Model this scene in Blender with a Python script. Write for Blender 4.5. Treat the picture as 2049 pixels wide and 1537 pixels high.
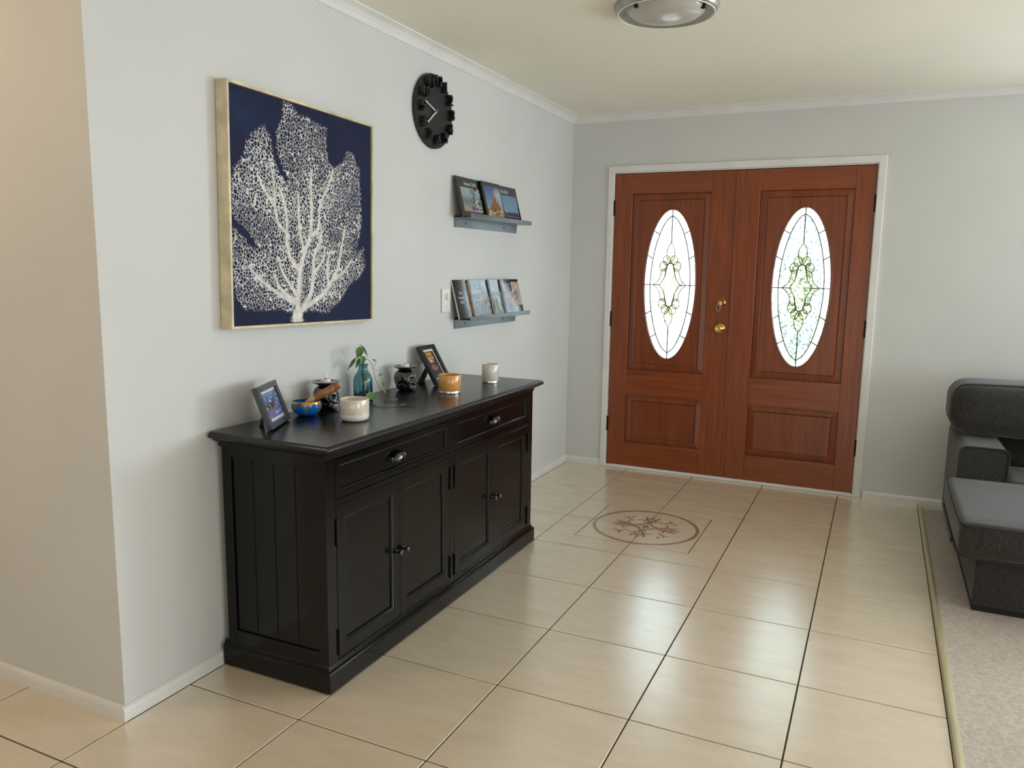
import bpy, bmesh, math, random
import numpy as np
from mathutils import Vector, Matrix

for o in list(bpy.data.objects): bpy.data.objects.remove(o, do_unlink=True)
scene = bpy.context.scene
COL = scene.collection
PI = math.pi

# ------------------------------------------------------------------ camera
cam_data = bpy.data.cameras.new('camera')
cam_data.sensor_fit = 'HORIZONTAL'; cam_data.sensor_width = 36.0
cam_data.lens = 1566.578 / 2049.0 * 36.0
cam_data.clip_start = 0.02; cam_data.clip_end = 200
cam = bpy.data.objects.new('camera', cam_data); COL.objects.link(cam)
def cam_matrix(pos, yaw, pitch, roll):
    cy, sy, cp, sp, co, so = math.cos(yaw), math.sin(yaw), math.cos(pitch), math.sin(pitch), math.cos(roll), math.sin(roll)
    f = Vector((sy*cp, cy*cp, sp)); r = Vector((cy, -sy, 0)); u = r.cross(f)
    r2 = r*co + u*so; u2 = -r*so + u*co
    m = Matrix((r2, u2, -f)).transposed().to_4x4(); m.translation = pos
    return m
cam.matrix_world = cam_matrix(Vector((2.01526, -1.527798, 1.398722)), -0.4376, -0.1479, 0.015)
scene.camera = cam

# ------------------------------------------------------------------ world, lights, exposure
world = bpy.data.worlds.new('world'); scene.world = world; world.use_nodes = True
wb = world.node_tree.nodes['Background']
wb.inputs[0].default_value = (0.70, 0.83, 1.0, 1); wb.inputs[1].default_value = 7.5
scene.view_settings.view_transform = 'Standard'; scene.view_settings.look = 'None'
scene.view_settings.gamma = 1.0; scene.view_settings.use_curve_mapping = False
scene.view_settings.exposure = 0.27
def area_light(name, loc, target, sx, sy, power, color):
    l = bpy.data.lights.new(name, 'AREA'); l.shape = 'RECTANGLE'; l.size = sx; l.size_y = sy
    l.energy = power; l.color = color
    o = bpy.data.objects.new(name, l); COL.objects.link(o); o.location = loc
    o.rotation_euler = (Vector(target)-Vector(loc)).to_track_quat('-Z', 'Y').to_euler()
    return o
XR = 5.6            # right wall of the living room
YF = -4.2           # wall behind the camera
area_light('daylight_front_window', (4.15, 3.724+0.065, 1.48), (3.6, 0, 1.3), 2.3, 1.24, 140, (0.80, 0.90, 1.0))
area_light('daylight_side_window', (XR+0.065, 2.0, 1.45), (0, 2.0, 2.0), 2.5, 1.3, 50, (0.82, 0.91, 1.0))
area_light('fill_near_right', (XR+0.065, -1.55, 1.2), (0, -1.55, 2.6), 2.5, 1.8, 54, (0.86, 0.93, 1.0))  # unseen fill lamp added to brighten the near floor and left wall
area_light('fill_behind_camera', (2.6, YF-0.065, 1.08), (2.6, 0, 4.0), 3.2, 2.0, 30, (1.0, 0.95, 0.90))  # unseen fill lamp added behind the camera, no known glass door there

# ------------------------------------------------------------------ helpers
def lin(c):
    out = []
    for v in c[:3]:
        v = v/255.0
        out.append(v/12.92 if v <= 0.04045 else ((v+0.055)/1.055)**2.4)
    return (out[0], out[1], out[2], 1.0)
ORI = {}
def obj(name, bm, mat, parent=None, smooth=False, world=True, recalc=True):
    if recalc: bmesh.ops.recalc_face_normals(bm, faces=bm.faces)
    me = bpy.data.meshes.new(name); bm.to_mesh(me); bm.free()
    return link_mesh(name, me, mat, parent, smooth, world)
def link_mesh(name, me, mat, parent=None, smooth=False, world=True):
    o = bpy.data.objects.new(name, me); COL.objects.link(o)
    if mat is not None:
        for m in (mat if isinstance(mat, (list, tuple)) else [mat]): me.materials.append(m)
    if smooth:
        for p in me.polygons: p.use_smooth = True
    ORI[o] = Vector((0, 0, 0))
    if parent is not None:
        o.parent = parent
        if world and ORI[parent].length > 0: me.transform(Matrix.Translation(-ORI[parent]))
        ORI[o] = ORI[parent] if world else Vector((0, 0, 0))
    return o
def smooth_angle(o, deg=35):
    me = o.data
    for p in me.polygons: p.use_smooth = True
    bm = bmesh.new(); bm.from_mesh(me)
    for e in bm.edges:
        e.smooth = not (len(e.link_faces) == 2 and e.calc_face_angle(0) > math.radians(deg))
    bm.to_mesh(me); bm.free()
    return o
def thing(name, label, cat, loc=(0, 0, 0), rot=(0, 0, 0), group=None):
    o = bpy.data.objects.new(name, None); COL.objects.link(o)
    o.empty_display_size = 0.05
    o.location = loc; o.rotation_euler = rot
    o['label'] = label; o['category'] = cat
    if group: o['group'] = group
    ORI[o] = Vector(loc)
    return o
def tag(o, label, cat, group=None):
    o['label'] = label; o['category'] = cat
    if group: o['group'] = group
    return o
def struct(name, bm, mat, parent=None, label=None, **k):
    o = obj(name, bm, mat, parent, **k)
    if parent is None: o['kind'] = 'structure'
    if label: o['label'] = label
    return o
def box(bm, lo, hi, bevel=0.0, seg=2):
    x0, y0, z0 = lo; x1, y1, z1 = hi
    v = [bm.verts.new(p) for p in ((x0,y0,z0),(x1,y0,z0),(x1,y1,z0),(x0,y1,z0),(x0,y0,z1),(x1,y0,z1),(x1,y1,z1),(x0,y1,z1))]
    fs = [bm.faces.new([v[i] for i in f]) for f in ((0,3,2,1),(4,5,6,7),(0,1,5,4),(1,2,6,5),(2,3,7,6),(3,0,4,7))]
    if bevel > 0:
        es = list({e for f in fs for e in f.edges})
        bmesh.ops.bevel(bm, geom=es, offset=bevel, segments=seg, profile=0.5, affect='EDGES')
def nbox(lo, hi, bevel=0.0, seg=2):
    bm = bmesh.new(); box(bm, lo, hi, bevel, seg); return bm
def lathe(bm, prof, n=32, c=(0, 0, 0), axis='z', caps=True):
    """prof: list of (r, h) from one end to the other; revolves about an axis through c."""
    rings = []
    for r, h in prof:
        ring = []
        for i in range(n):
            a = 2*PI*i/n
            p = (r*math.cos(a), r*math.sin(a), h)
            if axis == 'x': p = (h, p[0], p[1])
            if axis == 'y': p = (p[0], h, p[1])
            if axis == '-y': p = (p[0], -h, p[1])
            ring.append(bm.verts.new((p[0]+c[0], p[1]+c[1], p[2]+c[2])))
        rings.append(ring)
    for a, b in zip(rings, rings[1:]):
        for i in range(n):
            j = (i+1) % n
            bm.faces.new((a[i], a[j], b[j], b[i]))
    if caps:
        bm.faces.new(rings[0][::-1]); bm.faces.new(rings[-1])
def tube(bm, pts, r, n=8, closed=False, caps=True):
    pts = [Vector(p) for p in pts]; m = len(pts)
    rs = r if isinstance(r, (list, tuple)) else [r]*m
    rings = []; prev = None
    for i, p in enumerate(pts):
        if closed: t = (pts[(i+1) % m]-pts[i-1])
        else: t = (pts[min(i+1, m-1)]-pts[max(i-1, 0)])
        t.normalize()
        if prev is None:
            a = t.cross(Vector((0, 0, 1)))
            if a.length < 1e-3: a = t.cross(Vector((0, 1, 0)))
            a.normalize()
        else:
            a = (prev - t*prev.dot(t)); a.normalize()
        prev = a; b = t.cross(a)
        rings.append([bm.verts.new(p + (a*math.cos(2*PI*k/n) + b*math.sin(2*PI*k/n))*rs[i]) for k in range(n)])
    rng = range(m) if closed else range(m-1)
    for i in rng:
        A, B = rings[i], rings[(i+1) % m]
        for k in range(n):
            l = (k+1) % n
            bm.faces.new((A[k], A[l], B[l], B[k]))
    if caps and not closed:
        bm.faces.new(rings[0][::-1]); bm.faces.new(rings[-1])
def prism(bm, pts, vec):
    """flat polygon pts (3D) extruded by vec"""
    vec = Vector(vec)
    a = [bm.verts.new(p) for p in pts]; b = [bm.verts.new(Vector(p)+vec) for p in pts]
    bm.faces.new(a[::-1]); bm.faces.new(b)
    n = len(a)
    for i in range(n):
        j = (i+1) % n
        bm.faces.new((a[i], a[j], b[j], b[i]))
def usweep(bm, xb, x1, y0, y1, prof):
    """moulding round three sides (left end, front, right end) of a box; prof = (outset, z) from bottom to top, closed at the core"""
    cols = []
    for o, z in prof:
        cols.append([bm.verts.new(p) for p in ((xb, y0-o, z), (x1+o, y0-o, z), (x1+o, y1+o, z), (xb, y1+o, z))])
    for a, b in zip(cols, cols[1:]):
        for i in range(3): bm.faces.new((a[i], a[i+1], b[i+1], b[i]))
def sample(path, n):
    """Catmull-Rom through points"""
    P = [Vector(p) for p in path]; out = []
    m = len(P)-1
    for i in range(m):
        p0, p1, p2, p3 = P[max(i-1, 0)], P[i], P[i+1], P[min(i+2, m)]
        for k in range(n):
            t = k/n
            out.append(0.5*((2*p1)+(-p0+p2)*t+(2*p0-5*p1+4*p2-p3)*t*t+(-p0+3*p1-3*p2+p3)*t**3))
    out.append(P[-1]); return out

# ------------------------------------------------------------------ materials
MATS = {}
def nodes(name):
    m = bpy.data.materials.new(name); m.use_nodes = True
    nt = m.node_tree; b = nt.nodes['Principled BSDF']
    MATS[name] = m
    return m, nt, b
def N(nt, t, **kw):
    n = nt.nodes.new(t)
    for k, v in kw.items():
        if k in ('operation', 'blend_type', 'data_type', 'feature', 'noise_dimensions', 'attribute_name', 'wave_type', 'bands_direction', 'clamp'): setattr(n, k, v)
        else: n.inputs[k].default_value = v
    return n
def coords(nt, scale=(1, 1, 1), kind='Object'):
    tc = nt.nodes.new('ShaderNodeTexCoord'); mp = nt.nodes.new('ShaderNodeMapping')
    mp.inputs['Scale'].default_value = scale
    nt.links.new(tc.outputs[kind], mp.inputs['Vector'])
    return mp.outputs['Vector']
def ramp(nt, fac, stops):
    r = nt.nodes.new('ShaderNodeValToRGB'); cr = r.color_ramp
    while len(cr.elements) < len(stops): cr.elements.new(0.5)
    for e, (p, c) in zip(cr.elements, stops): e.position = p; e.color = lin(c)
    nt.links.new(fac, r.inputs['Fac'])
    return r.outputs['Color']
def bump(nt, b, height, strength, dist=0.002):
    bp = nt.nodes.new('ShaderNodeBump'); bp.inputs['Strength'].default_value = strength; bp.inputs['Distance'].default_value = dist
    nt.links.new(height, bp.inputs['Height']); nt.links.new(bp.outputs['Normal'], b.inputs['Normal'])
def mat(name, rgb, rough=0.5, metal=0.0, coat=0.0, var=0.04, nscale=(6, 6, 6), bstr=0.0, bscale=200.0, spec=0.5):
    """plain procedural material: base colour with a little noise variation and optional fine relief"""
    m, nt, b = nodes(name)
    n = N(nt, 'ShaderNodeTexNoise', Scale=1.0, Detail=4.0)
    nt.links.new(coords(nt, nscale), n.inputs['Vector'])
    lo = tuple(max(0, c*(1-var)) for c in rgb); hi = tuple(min(255, c*(1+var)) for c in rgb)
    nt.links.new(ramp(nt, n.outputs['Fac'], [(0.3, lo), (0.7, hi)]), b.inputs['Base Color'])
    b.inputs['Roughness'].default_value = rough; b.inputs['Metallic'].default_value = metal
    b.inputs['Specular IOR Level'].default_value = spec
    if coat: b.inputs['Coat Weight'].default_value = coat; b.inputs['Coat Roughness'].default_value = 0.06
    if bstr:
        n2 = N(nt, 'ShaderNodeTexNoise', Scale=bscale, Detail=3.0)
        nt.links.new(coords(nt), n2.inputs['Vector'])
        bump(nt, b, n2.outputs['Fac'], bstr)
    return m
M_wall = mat('wall_paint', (216, 216, 213), 0.62, var=0.012, nscale=(2, 2, 2), bstr=0.12, bscale=160)
M_ceil = mat('ceiling_paint', (250, 244, 226), 0.8, var=0.01, nscale=(1.5, 1.5, 1.5), bstr=0.1, bscale=120)
M_trim = mat('white_gloss_trim', (232, 230, 226), 0.35, var=0.02, bstr=0.05, bscale=60)
M_grout = mat('grout', (72, 58, 45), 0.9, var=0.12, nscale=(60, 60, 60))
M_black = mat('black_lacquer', (9, 9, 10), 0.17, var=0.10, nscale=(3, 20, 20), bstr=0.03, bscale=90, spec=0.3)
M_blacktop = mat('black_lacquer_top', (18, 18, 18), 0.23, var=0.15, nscale=(30, 2, 30), bstr=0.04, bscale=90, spec=0.5)
M_groove = mat('dark_recess', (10, 10, 10), 0.7)
M_gun = mat('dark_polished_metal', (78, 76, 75), 0.16, metal=1.0)
M_blackmetal = mat('black_powder_coated_metal', (124, 126, 132), 0.30, metal=0.85, var=0.05)
M_hinge = mat('dark_bronze_hinge', (38, 32, 28), 0.45, metal=0.8)
M_brass = mat('polished_brass', (224, 188, 110), 0.12, metal=1.0, var=0.03)
M_steel = mat('steel_key', (200, 198, 192), 0.25, metal=1.0)
M_champ = mat('champagne_foil_frame', (214, 200, 166), 0.42, metal=0.08, var=0.10, nscale=(14, 14, 14), bstr=0.05, bscale=50)
M_blackedge = mat('black_canvas_edge', (14, 14, 20), 0.7)
M_clock = mat('matte_black_plastic', (22, 22, 23), 0.55, var=0.05)
M_white = mat('white_plastic', (236, 234, 228), 0.35, var=0.01)
M_hand = mat('white_clock_hand', (240, 240, 236), 0.4)
M_coverblack = mat('gloss_black_book_cover', (22, 22, 26), 0.10, coat=0.6, var=0.05)
M_pages = mat('white_page_block', (226, 224, 220), 0.7, nscale=(2, 2, 200), var=0.05)
M_print_white = mat('white_print', (225, 225, 225), 0.3)
M_frame1 = mat('charcoal_frame', (70, 74, 80), 0.22, var=0.06, nscale=(30, 30, 30))
M_frame2 = mat('black_frame', (36, 36, 40), 0.24, var=0.06, nscale=(30, 30, 30))
M_matboard = mat('white_mat_board', (226, 228, 230), 0.8)
M_mdf = mat('brown_fibreboard_back', (96, 66, 36), 0.8, var=0.12, nscale=(40, 40, 40))
M_cream = mat('cream_glazed_ceramic', (226, 214, 198), 0.16, coat=0.8, var=0.03, nscale=(60, 60, 20))
M_whiteglaze = mat('white_glazed_ceramic', (244, 240, 234), 0.2, coat=0.5, var=0.01)
M_blue = mat('blue_enamel', (10, 108, 206), 0.2, coat=0.8, var=0.08, nscale=(20, 20, 20))
M_gold = mat('gold_rim', (206, 150, 70), 0.2, metal=1.0, var=0.10, nscale=(30, 30, 30))
M_goldpaint = mat('gold_painted_motif', (150, 150, 110), 0.35, metal=0.5)
M_wood = mat('turned_wood', (150, 96, 48), 0.42, var=0.18, nscale=(20, 20, 90))
M_woodtip = mat('pale_wood_tip', (208, 178, 134), 0.6, var=0.05)
M_skull = mat('black_gloss_ceramic', (12, 12, 14), 0.10, coat=0.8, var=0.1)
M_skullline = mat('white_painted_line', (176, 178, 182), 0.5)
M_wax = mat('white_wax', (232, 228, 220), 0.5)
M_flame = mat('milky_plastic_flame', (246, 242, 232), 0.35)
M_wick = mat('wick', (30, 28, 26), 0.8)
M_orange = mat('amber_frosted_glass', (222, 160, 84), 0.22, coat=0.9, var=0.03)
M_greige = mat('grey_frosted_glass', (216, 210, 200), 0.2, coat=0.9, var=0.02)
M_leaf = mat('leaf_green', (58, 100, 32), 0.4, var=0.25, nscale=(40, 40, 40))
M_stem = mat('stem_green', (96, 104, 52), 0.55, var=0.15, nscale=(60, 60, 60))
M_strip = mat('beige_metal_edge_strip', (196, 184, 148), 0.25, metal=0.15, var=0.04, nscale=(20, 3, 20))
M_alu = mat('brushed_aluminium', (176, 172, 166), 0.35, metal=0.75, var=0.03)
M_came = mat('brass_toned_lead_came', (92, 78, 52), 0.5, metal=0.3)
M_chrome = mat('silvered_glass_base', (214, 212, 208), 0.12, metal=0.8, var=0.02)
M_plinth = mat('black_sofa_foot', (10, 10, 10), 0.7)
M_winframe = mat('white_window_frame', (226, 226, 222), 0.4)
M_conc = mat('pale_concrete', (206, 200, 190), 0.9, var=0.06, nscale=(3, 3, 3))
M_lawn = mat('lawn', (120, 158, 84), 0.9, var=0.3, nscale=(12, 12, 12))
M_shrub = mat('shrub_leaf', (110, 146, 74), 0.6, var=0.35, nscale=(9, 9, 9))

def glass(name, rgb, rough=0.0, ior=1.45):
    m, nt, b = nodes(name)
    n = N(nt, 'ShaderNodeTexNoise', Scale=30.0); nt.links.new(coords(nt), n.inputs['Vector'])
    nt.links.new(ramp(nt, n.outputs['Fac'], [(0.3, tuple(c*0.97 for c in rgb)), (0.7, rgb)]), b.inputs['Base Color'])
    b.inputs['Roughness'].default_value = rough; b.inputs['IOR'].default_value = ior
    b.inputs['Transmission Weight'].default_value = 1.0
    return m
M_bottle = glass('teal_bottle_glass', (150, 196, 204))
M_clear = glass('clear_jar_glass', (245, 245, 245))

def pane_glass(name, tint, trans=0.55, scale=120.0, bstr=0.6, low=0.86):
    """obscured leaded-light glass: part see-through, part scattering, with surface relief"""
    m, nt, b = nodes(name); nt.nodes.remove(b)
    out = nt.nodes['Material Output']
    v = coords(nt)
    n = N(nt, 'ShaderNodeTexNoise', Scale=scale, Detail=2.0); nt.links.new(v, n.inputs['Vector'])
    bp = nt.nodes.new('ShaderNodeBump'); bp.inputs['Strength'].default_value = bstr; bp.inputs['Distance'].default_value = 0.004
    nt.links.new(n.outputs['Fac'], bp.inputs['Height'])
    col = ramp(nt, n.outputs['Fac'], [(0.38, tuple(c*low for c in tint)), (0.58, tint)])
    tr = nt.nodes.new('ShaderNodeBsdfTransparent'); tl = nt.nodes.new('ShaderNodeBsdfTranslucent'); gl = nt.nodes.new('ShaderNodeBsdfGlossy')
    gl.inputs['Roughness'].default_value = 0.05
    nt.links.new(col, tr.inputs['Color']); nt.links.new(col, tl.inputs['Color'])
    nt.links.new(bp.outputs['Normal'], tl.inputs['Normal']); nt.links.new(bp.outputs['Normal'], gl.inputs['Normal'])
    m1 = nt.nodes.new('ShaderNodeMixShader'); m1.inputs[0].default_value = 1-trans
    nt.links.new(tr.outputs[0], m1.inputs[1]); nt.links.new(tl.outputs[0], m1.inputs[2])
    fr = nt.nodes.new('ShaderNodeFresnel'); fr.inputs['IOR'].default_value = 1.3
    m2 = nt.nodes.new('ShaderNodeMixShader'); nt.links.new(fr.outputs[0], m2.inputs[0])
    nt.links.new(m1.outputs[0], m2.inputs[1]); nt.links.new(gl.outputs[0], m2.inputs[2])
    nt.links.new(m2.outputs[0], out.inputs['Surface'])
    return m
M_pane_border = pane_glass('water_streak_border_glass', (252, 253, 248), 0.7, 55, 0.5)
M_pane_field = pane_glass('granite_texture_glass', (246, 252, 250), 0.5, 75, 0.9, 0.66)
M_pane_plain = pane_glass('glare_whitened_glass', (250, 253, 253), 0.5, 75, 0.7, 0.84)  # left leaf's whiter copy of the field glass; outdoor glare put into its colour
M_pane_bevel = pane_glass('bevelled_motif_glass', (252, 250, 226), 0.75, 40, 0.3)

def wood_mat(name, scale, rgbs):
    m, nt, b = nodes(name)
    n = N(nt, 'ShaderNodeTexNoise', Scale=1.0, Detail=6.0, Roughness=0.6, Distortion=0.4)
    nt.links.new(coords(nt, scale), n.inputs['Vector'])
    nt.links.new(ramp(nt, n.outputs['Fac'], [(0.25, rgbs[0]), (0.5, rgbs[1]), (0.75, rgbs[2])]), b.inputs['Base Color'])
    b.inputs['Roughness'].default_value = 0.33
    b.inputs['Coat Weight'].default_value = 0.25; b.inputs['Coat Roughness'].default_value = 0.25
    bump(nt, b, n.outputs['Fac'], 0.08, 0.002)
    return m
CED = ((110, 46, 10), (134, 61, 15), (154, 76, 24))
M_cedar_v = wood_mat('cedar_vertical_grain', (48, 48, 2.2), CED)
M_cedar_h = wood_mat('cedar_horizontal_grain', (2.2, 48, 48), CED)
CED2 = ((102, 42, 10), (124, 55, 15), (142, 68, 22))
M_cedar_p = wood_mat('cedar_panel_grain', (36, 36, 1.6), CED2)

def tile_mat(name='glazed_beige_tile', cols=((222, 204, 176), (229, 212, 185), (235, 219, 194))):
    m, nt, b = nodes(name)
    v = coords(nt)
    n = N(nt, 'ShaderNodeTexNoise', Scale=5.0, Detail=5.0, Roughness=0.6, Distortion=0.6)
    mp = nt.nodes.new('ShaderNodeMapping'); mp.inputs['Scale'].default_value = (1.0, 3.0, 1.0); mp.inputs['Rotation'].default_value = (0, 0, 0.5)
    nt.links.new(v, mp.inputs['Vector']); nt.links.new(mp.outputs['Vector'], n.inputs['Vector'])
    nt.links.new(ramp(nt, n.outputs['Fac'], [(0.3, cols[0]), (0.55, cols[1]), (0.75, cols[2])]), b.inputs['Base Color'])
    n2 = N(nt, 'ShaderNodeTexNoise', Scale=9.0, Detail=3.0); nt.links.new(v, n2.inputs['Vector'])
    mr = nt.nodes.new('ShaderNodeMapRange'); mr.inputs['To Min'].default_value = 0.22; mr.inputs['To Max'].default_value = 0.28
    nt.links.new(n2.outputs['Fac'], mr.inputs['Value']); nt.links.new(mr.outputs['Result'], b.inputs['Roughness'])
    b.inputs['Specular IOR Level'].default_value = 0.8
    b.inputs['Coat Weight'].default_value = 1.0; b.inputs['Coat IOR'].default_value = 2.3; b.inputs['Coat Roughness'].default_value = 0.25
    bump(nt, b, n2.outputs['Fac'], 0.03, 0.002)
    return m
M_tile = tile_mat()
M_inlay = tile_mat('terracotta_inlay', ((158, 120, 92), (166, 128, 100), (174, 136, 108)))
def carpet_mat():
    m, nt, b = nodes('looped_carpet')
    v = coords(nt)
    n = N(nt, 'ShaderNodeTexNoise', Scale=70.0, Detail=6.0, Roughness=0.75); nt.links.new(v, n.inputs['Vector'])
    n2 = N(nt, 'ShaderNodeTexNoise', Scale=420.0, Detail=3.0); nt.links.new(v, n2.inputs['Vector'])
    nt.links.new(ramp(nt, n.outputs['Fac'], [(0.3, (180, 166, 154)), (0.5, (206, 194, 182)), (0.7, (224, 214, 204))]), b.inputs['Base Color'])
    b.inputs['Roughness'].default_value = 1.0; b.inputs['Specular IOR Level'].default_value = 0.05
    ad = N(nt, 'ShaderNodeMath', operation='ADD'); nt.links.new(n.outputs['Fac'], ad.inputs[0]); nt.links.new(n2.outputs['Fac'], ad.inputs[1])
    bump(nt, b, ad.outputs[0], 0.8, 0.004)
    return m
M_carpet = carpet_mat()
def fabric_mat():
    m, nt, b = nodes('charcoal_woven_fabric')
    n = N(nt, 'ShaderNodeTexNoise', Scale=1.0, Detail=3.0); nt.links.new(coords(nt, (260, 260, 60)), n.inputs['Vector'])
    n2 = N(nt, 'ShaderNodeTexNoise', Scale=1.0, Detail=3.0); nt.links.new(coords(nt, (60, 260, 260)), n2.inputs['Vector'])
    ad = N(nt, 'ShaderNodeMath', operation='ADD'); nt.links.new(n.outputs['Fac'], ad.inputs[0]); nt.links.new(n2.outputs['Fac'], ad.inputs[1])
    hv = N(nt, 'ShaderNodeMath', operation='MULTIPLY'); hv.inputs[1].default_value = 0.5; nt.links.new(ad.outputs[0], hv.inputs[0])
    nt.links.new(ramp(nt, hv.outputs[0], [(0.35, (40, 38, 34)), (0.65, (70, 68, 65))]), b.inputs['Base Color'])
    b.inputs['Roughness'].default_value = 0.95; b.inputs['Sheen Weight'].default_value = 0.25; b.inputs['Specular IOR Level'].default_value = 0.1
    bump(nt, b, hv.outputs[0], 0.4, 0.002)
    return m
M_fabric = fabric_mat()
M_pipe = mat('dark_fabric_piping', (44, 41, 38), 0.9, var=0.1, nscale=(80, 80, 80))
def print_mat(name, rough):
    m, nt, b = nodes(name)
    a = N(nt, 'ShaderNodeAttribute', attribute_name='Col')
    n = N(nt, 'ShaderNodeTexNoise', Scale=600.0); nt.links.new(coords(nt), n.inputs['Vector'])
    mx = N(nt, 'ShaderNodeMix', data_type='RGBA', blend_type='MULTIPLY'); mx.inputs[0].default_value = 0.15
    nt.links.new(a.outputs['Color'], mx.inputs[6]); nt.links.new(n.outputs['Fac'], mx.inputs[7])
    nt.links.new(mx.outputs[2], b.inputs['Base Color'])
    b.inputs['Roughness'].default_value = rough
    b.inputs['Coat Weight'].default_value = 0.35; b.inputs['Coat Roughness'].default_value = 0.05
    return m
M_print = print_mat('glossy_photo_print', 0.2)

# ------------------------------------------------------------------ the room
YB = 3.724; HC = 2.432; T = 0.46; TX = 0.0157; TY = 0.2366
XH = -2.6           # end of the hallway on the left
X_STRIP = 2.306
floor_bm = bmesh.new()
box(floor_bm, (XH, YF, -0.10), (XR, YB+0.1, -0.004))
floor = struct('floor', floor_bm, M_grout, label='beige tiled floor with dark grout lines')
MED = (TX+2*T, TY+5*T); MH = 0.302     # inlaid square round the medallion
G = 0.0027
def rect_tile(x0, x1, y0, y1):
    bm = nbox((x0+G, y0+G, -0.006), (x1-G, y1-G, 0.0), 0.0009, 1)
    return obj('floor_tile', bm, M_tile, floor)
def poly_tile(pts):
    bm = bmesh.new(); prism(bm, [(x, y, -0.006) for x, y in pts], (0, 0, 0.006))
    return obj('floor_tile', bm, M_tile, floor)
for c in range(-6, 5):
    for r in range(-10, 8):
        x0, x1 = TX+c*T, TX+(c+1)*T; y0, y1 = TY+r*T, TY+(r+1)*T
        x0 = max(x0, XH); x1 = min(x1, X_STRIP); y0 = max(y0, YF); y1 = min(y1, YB)
        if x1-x0 < 0.02 or y1-y0 < 0.02: continue
        if x1 < 0.05 and y0 > 0: continue
        if x1 < 0.05: y1 = min(y1, 0.0)
        if y1-y0 < 0.02: continue
        if c in (1, 2) and r in (4, 5):        # four tiles cut round the inlaid square
            sx = 1 if c == 2 else -1; sy = 1 if r == 5 else -1
            cx, cy = MED; X = x1 if sx > 0 else x0; Y = y1 if sy > 0 else y0
            g = G
            ix, iy = cx+sx*MH, cy+sy*MH
            inner = [(cx+sx*g, cy+sy*g), (ix-sx*g, cy+sy*g), (ix-sx*g, iy-sy*g), (cx+sx*g, iy-sy*g)]
            outer = [(ix+sx*g, cy+sy*g), (X-sx*g, cy+sy*g), (X-sx*g, Y-sy*g), (cx+sx*g, Y-sy*g), (cx+sx*g, iy+sy*g), (ix+sx*g, iy+sy*g)]
            poly_tile(inner); poly_tile(outer)
            continue
        rect_tile(x0, x1, y0, y1)
# medallion inlay (flush, a fraction of a millimetre proud)
def flat_band(bm, pts, widths, z0=0.0, z1=0.0007):
    pts = [Vector((p[0], p[1], 0)) for p in pts]; m = len(pts); L = []; Rr = []
    for i, p in enumerate(pts):
        t = pts[min(i+1, m-1)]-pts[max(i-1, 0)]; t.normalize(); nrm = Vector((-t.y, t.x, 0))
        w = widths[i] if isinstance(widths, list) else widths
        L.append(p+nrm*w/2); Rr.append(p-nrm*w/2)
    lv = [bm.verts.new((p.x, p.y, z1)) for p in L]; rv = [bm.verts.new((p.x, p.y, z1)) for p in Rr]
    for i in range(m-1): bm.faces.new((lv[i], lv[i+1], rv[i+1], rv[i]))
def med_pt(r, a): return (MED[0]+r*math.cos(a), MED[1]+r*math.sin(a))
bm = bmesh.new()
flat_band(bm, [med_pt(0.279, 2*PI*i/96) for i in range(97)], 0.019)
obj('medallion_ring', bm, M_inlay, floor)
bm = bmesh.new(); vs = [bm.verts.new((MED[0]+0.021*math.cos(2*PI*i/20), MED[1]+0.021*math.sin(2*PI*i/20), 0.0007)) for i in range(20)]
bm.faces.new(vs); obj('medallion_centre', bm, M_inlay, floor)
def loc2(a, pts):      # local (along, across) frame turned to angle a
    ca, sa = math.cos(a), math.sin(a)
    return [(MED[0]+u*ca-v*sa, MED[1]+u*sa+v*ca) for u, v in pts]
def taper(n, w): return [max(0.003, 1.25*w*math.sin(PI*(0.08+0.84*i/(n-1)))) for i in range(n)]
for k in range(4):
    a = PI/4 + k*PI/2; bm = bmesh.new()
    arc = [(0.125-0.083*math.cos(t), 0.075*math.sin(t)) for t in [(-1.75+3.5*i/24) for i in range(25)]]
    flat_band(bm, loc2(a, arc), taper(25, 0.013))
    for s in (-1, 1):   # scroll inside the C, ending in a fleur
        sp = [(0.125+0.0*i, 0) for i in range(0)]
        curl = [(0.098+0.024*math.cos(t), s*(0.030+0.020*math.sin(t))) for t in [(2.8-3.6*i/14) for i in range(15)]]
        flat_band(bm, loc2(a, curl), taper(15, 0.008))
    stem = [(0.115+0.075*i/10, 0.012*math.sin(i/10*PI)) for i in range(11)]
    flat_band(bm, loc2(a, stem), taper(11, 0.009))
    for s in (-1, 1):
        leaf = [(0.160+0.030*i/8, s*(0.004+0.026*math.sin(i/8*PI*0.75))) for i in range(9)]
        flat_band(bm, loc2(a, leaf), taper(9, 0.009))
    obj('medallion_scroll', bm, M_inlay, floor)
    a = k*PI/2; bm = bmesh.new()
    stem = [(0.122+0.066*i/10, 0) for i in range(11)]
    flat_band(bm, loc2(a, stem), taper(11, 0.012))
    for s in (-1, 1):
        leaf = [(0.135+0.042*i/10, s*(0.003+0.034*math.sin(i/10*PI*0.62))) for i in range(11)]
        flat_band(bm, loc2(a, leaf), taper(11, 0.010))
        leaf = [(0.108+0.030*i/10, s*(0.004+0.022*math.sin(i/10*PI*0.9))) for i in range(11)]
        flat_band(bm, loc2(a, leaf), taper(11, 0.008))
    obj('medallion_fleur', bm, M_inlay, floor)

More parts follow.
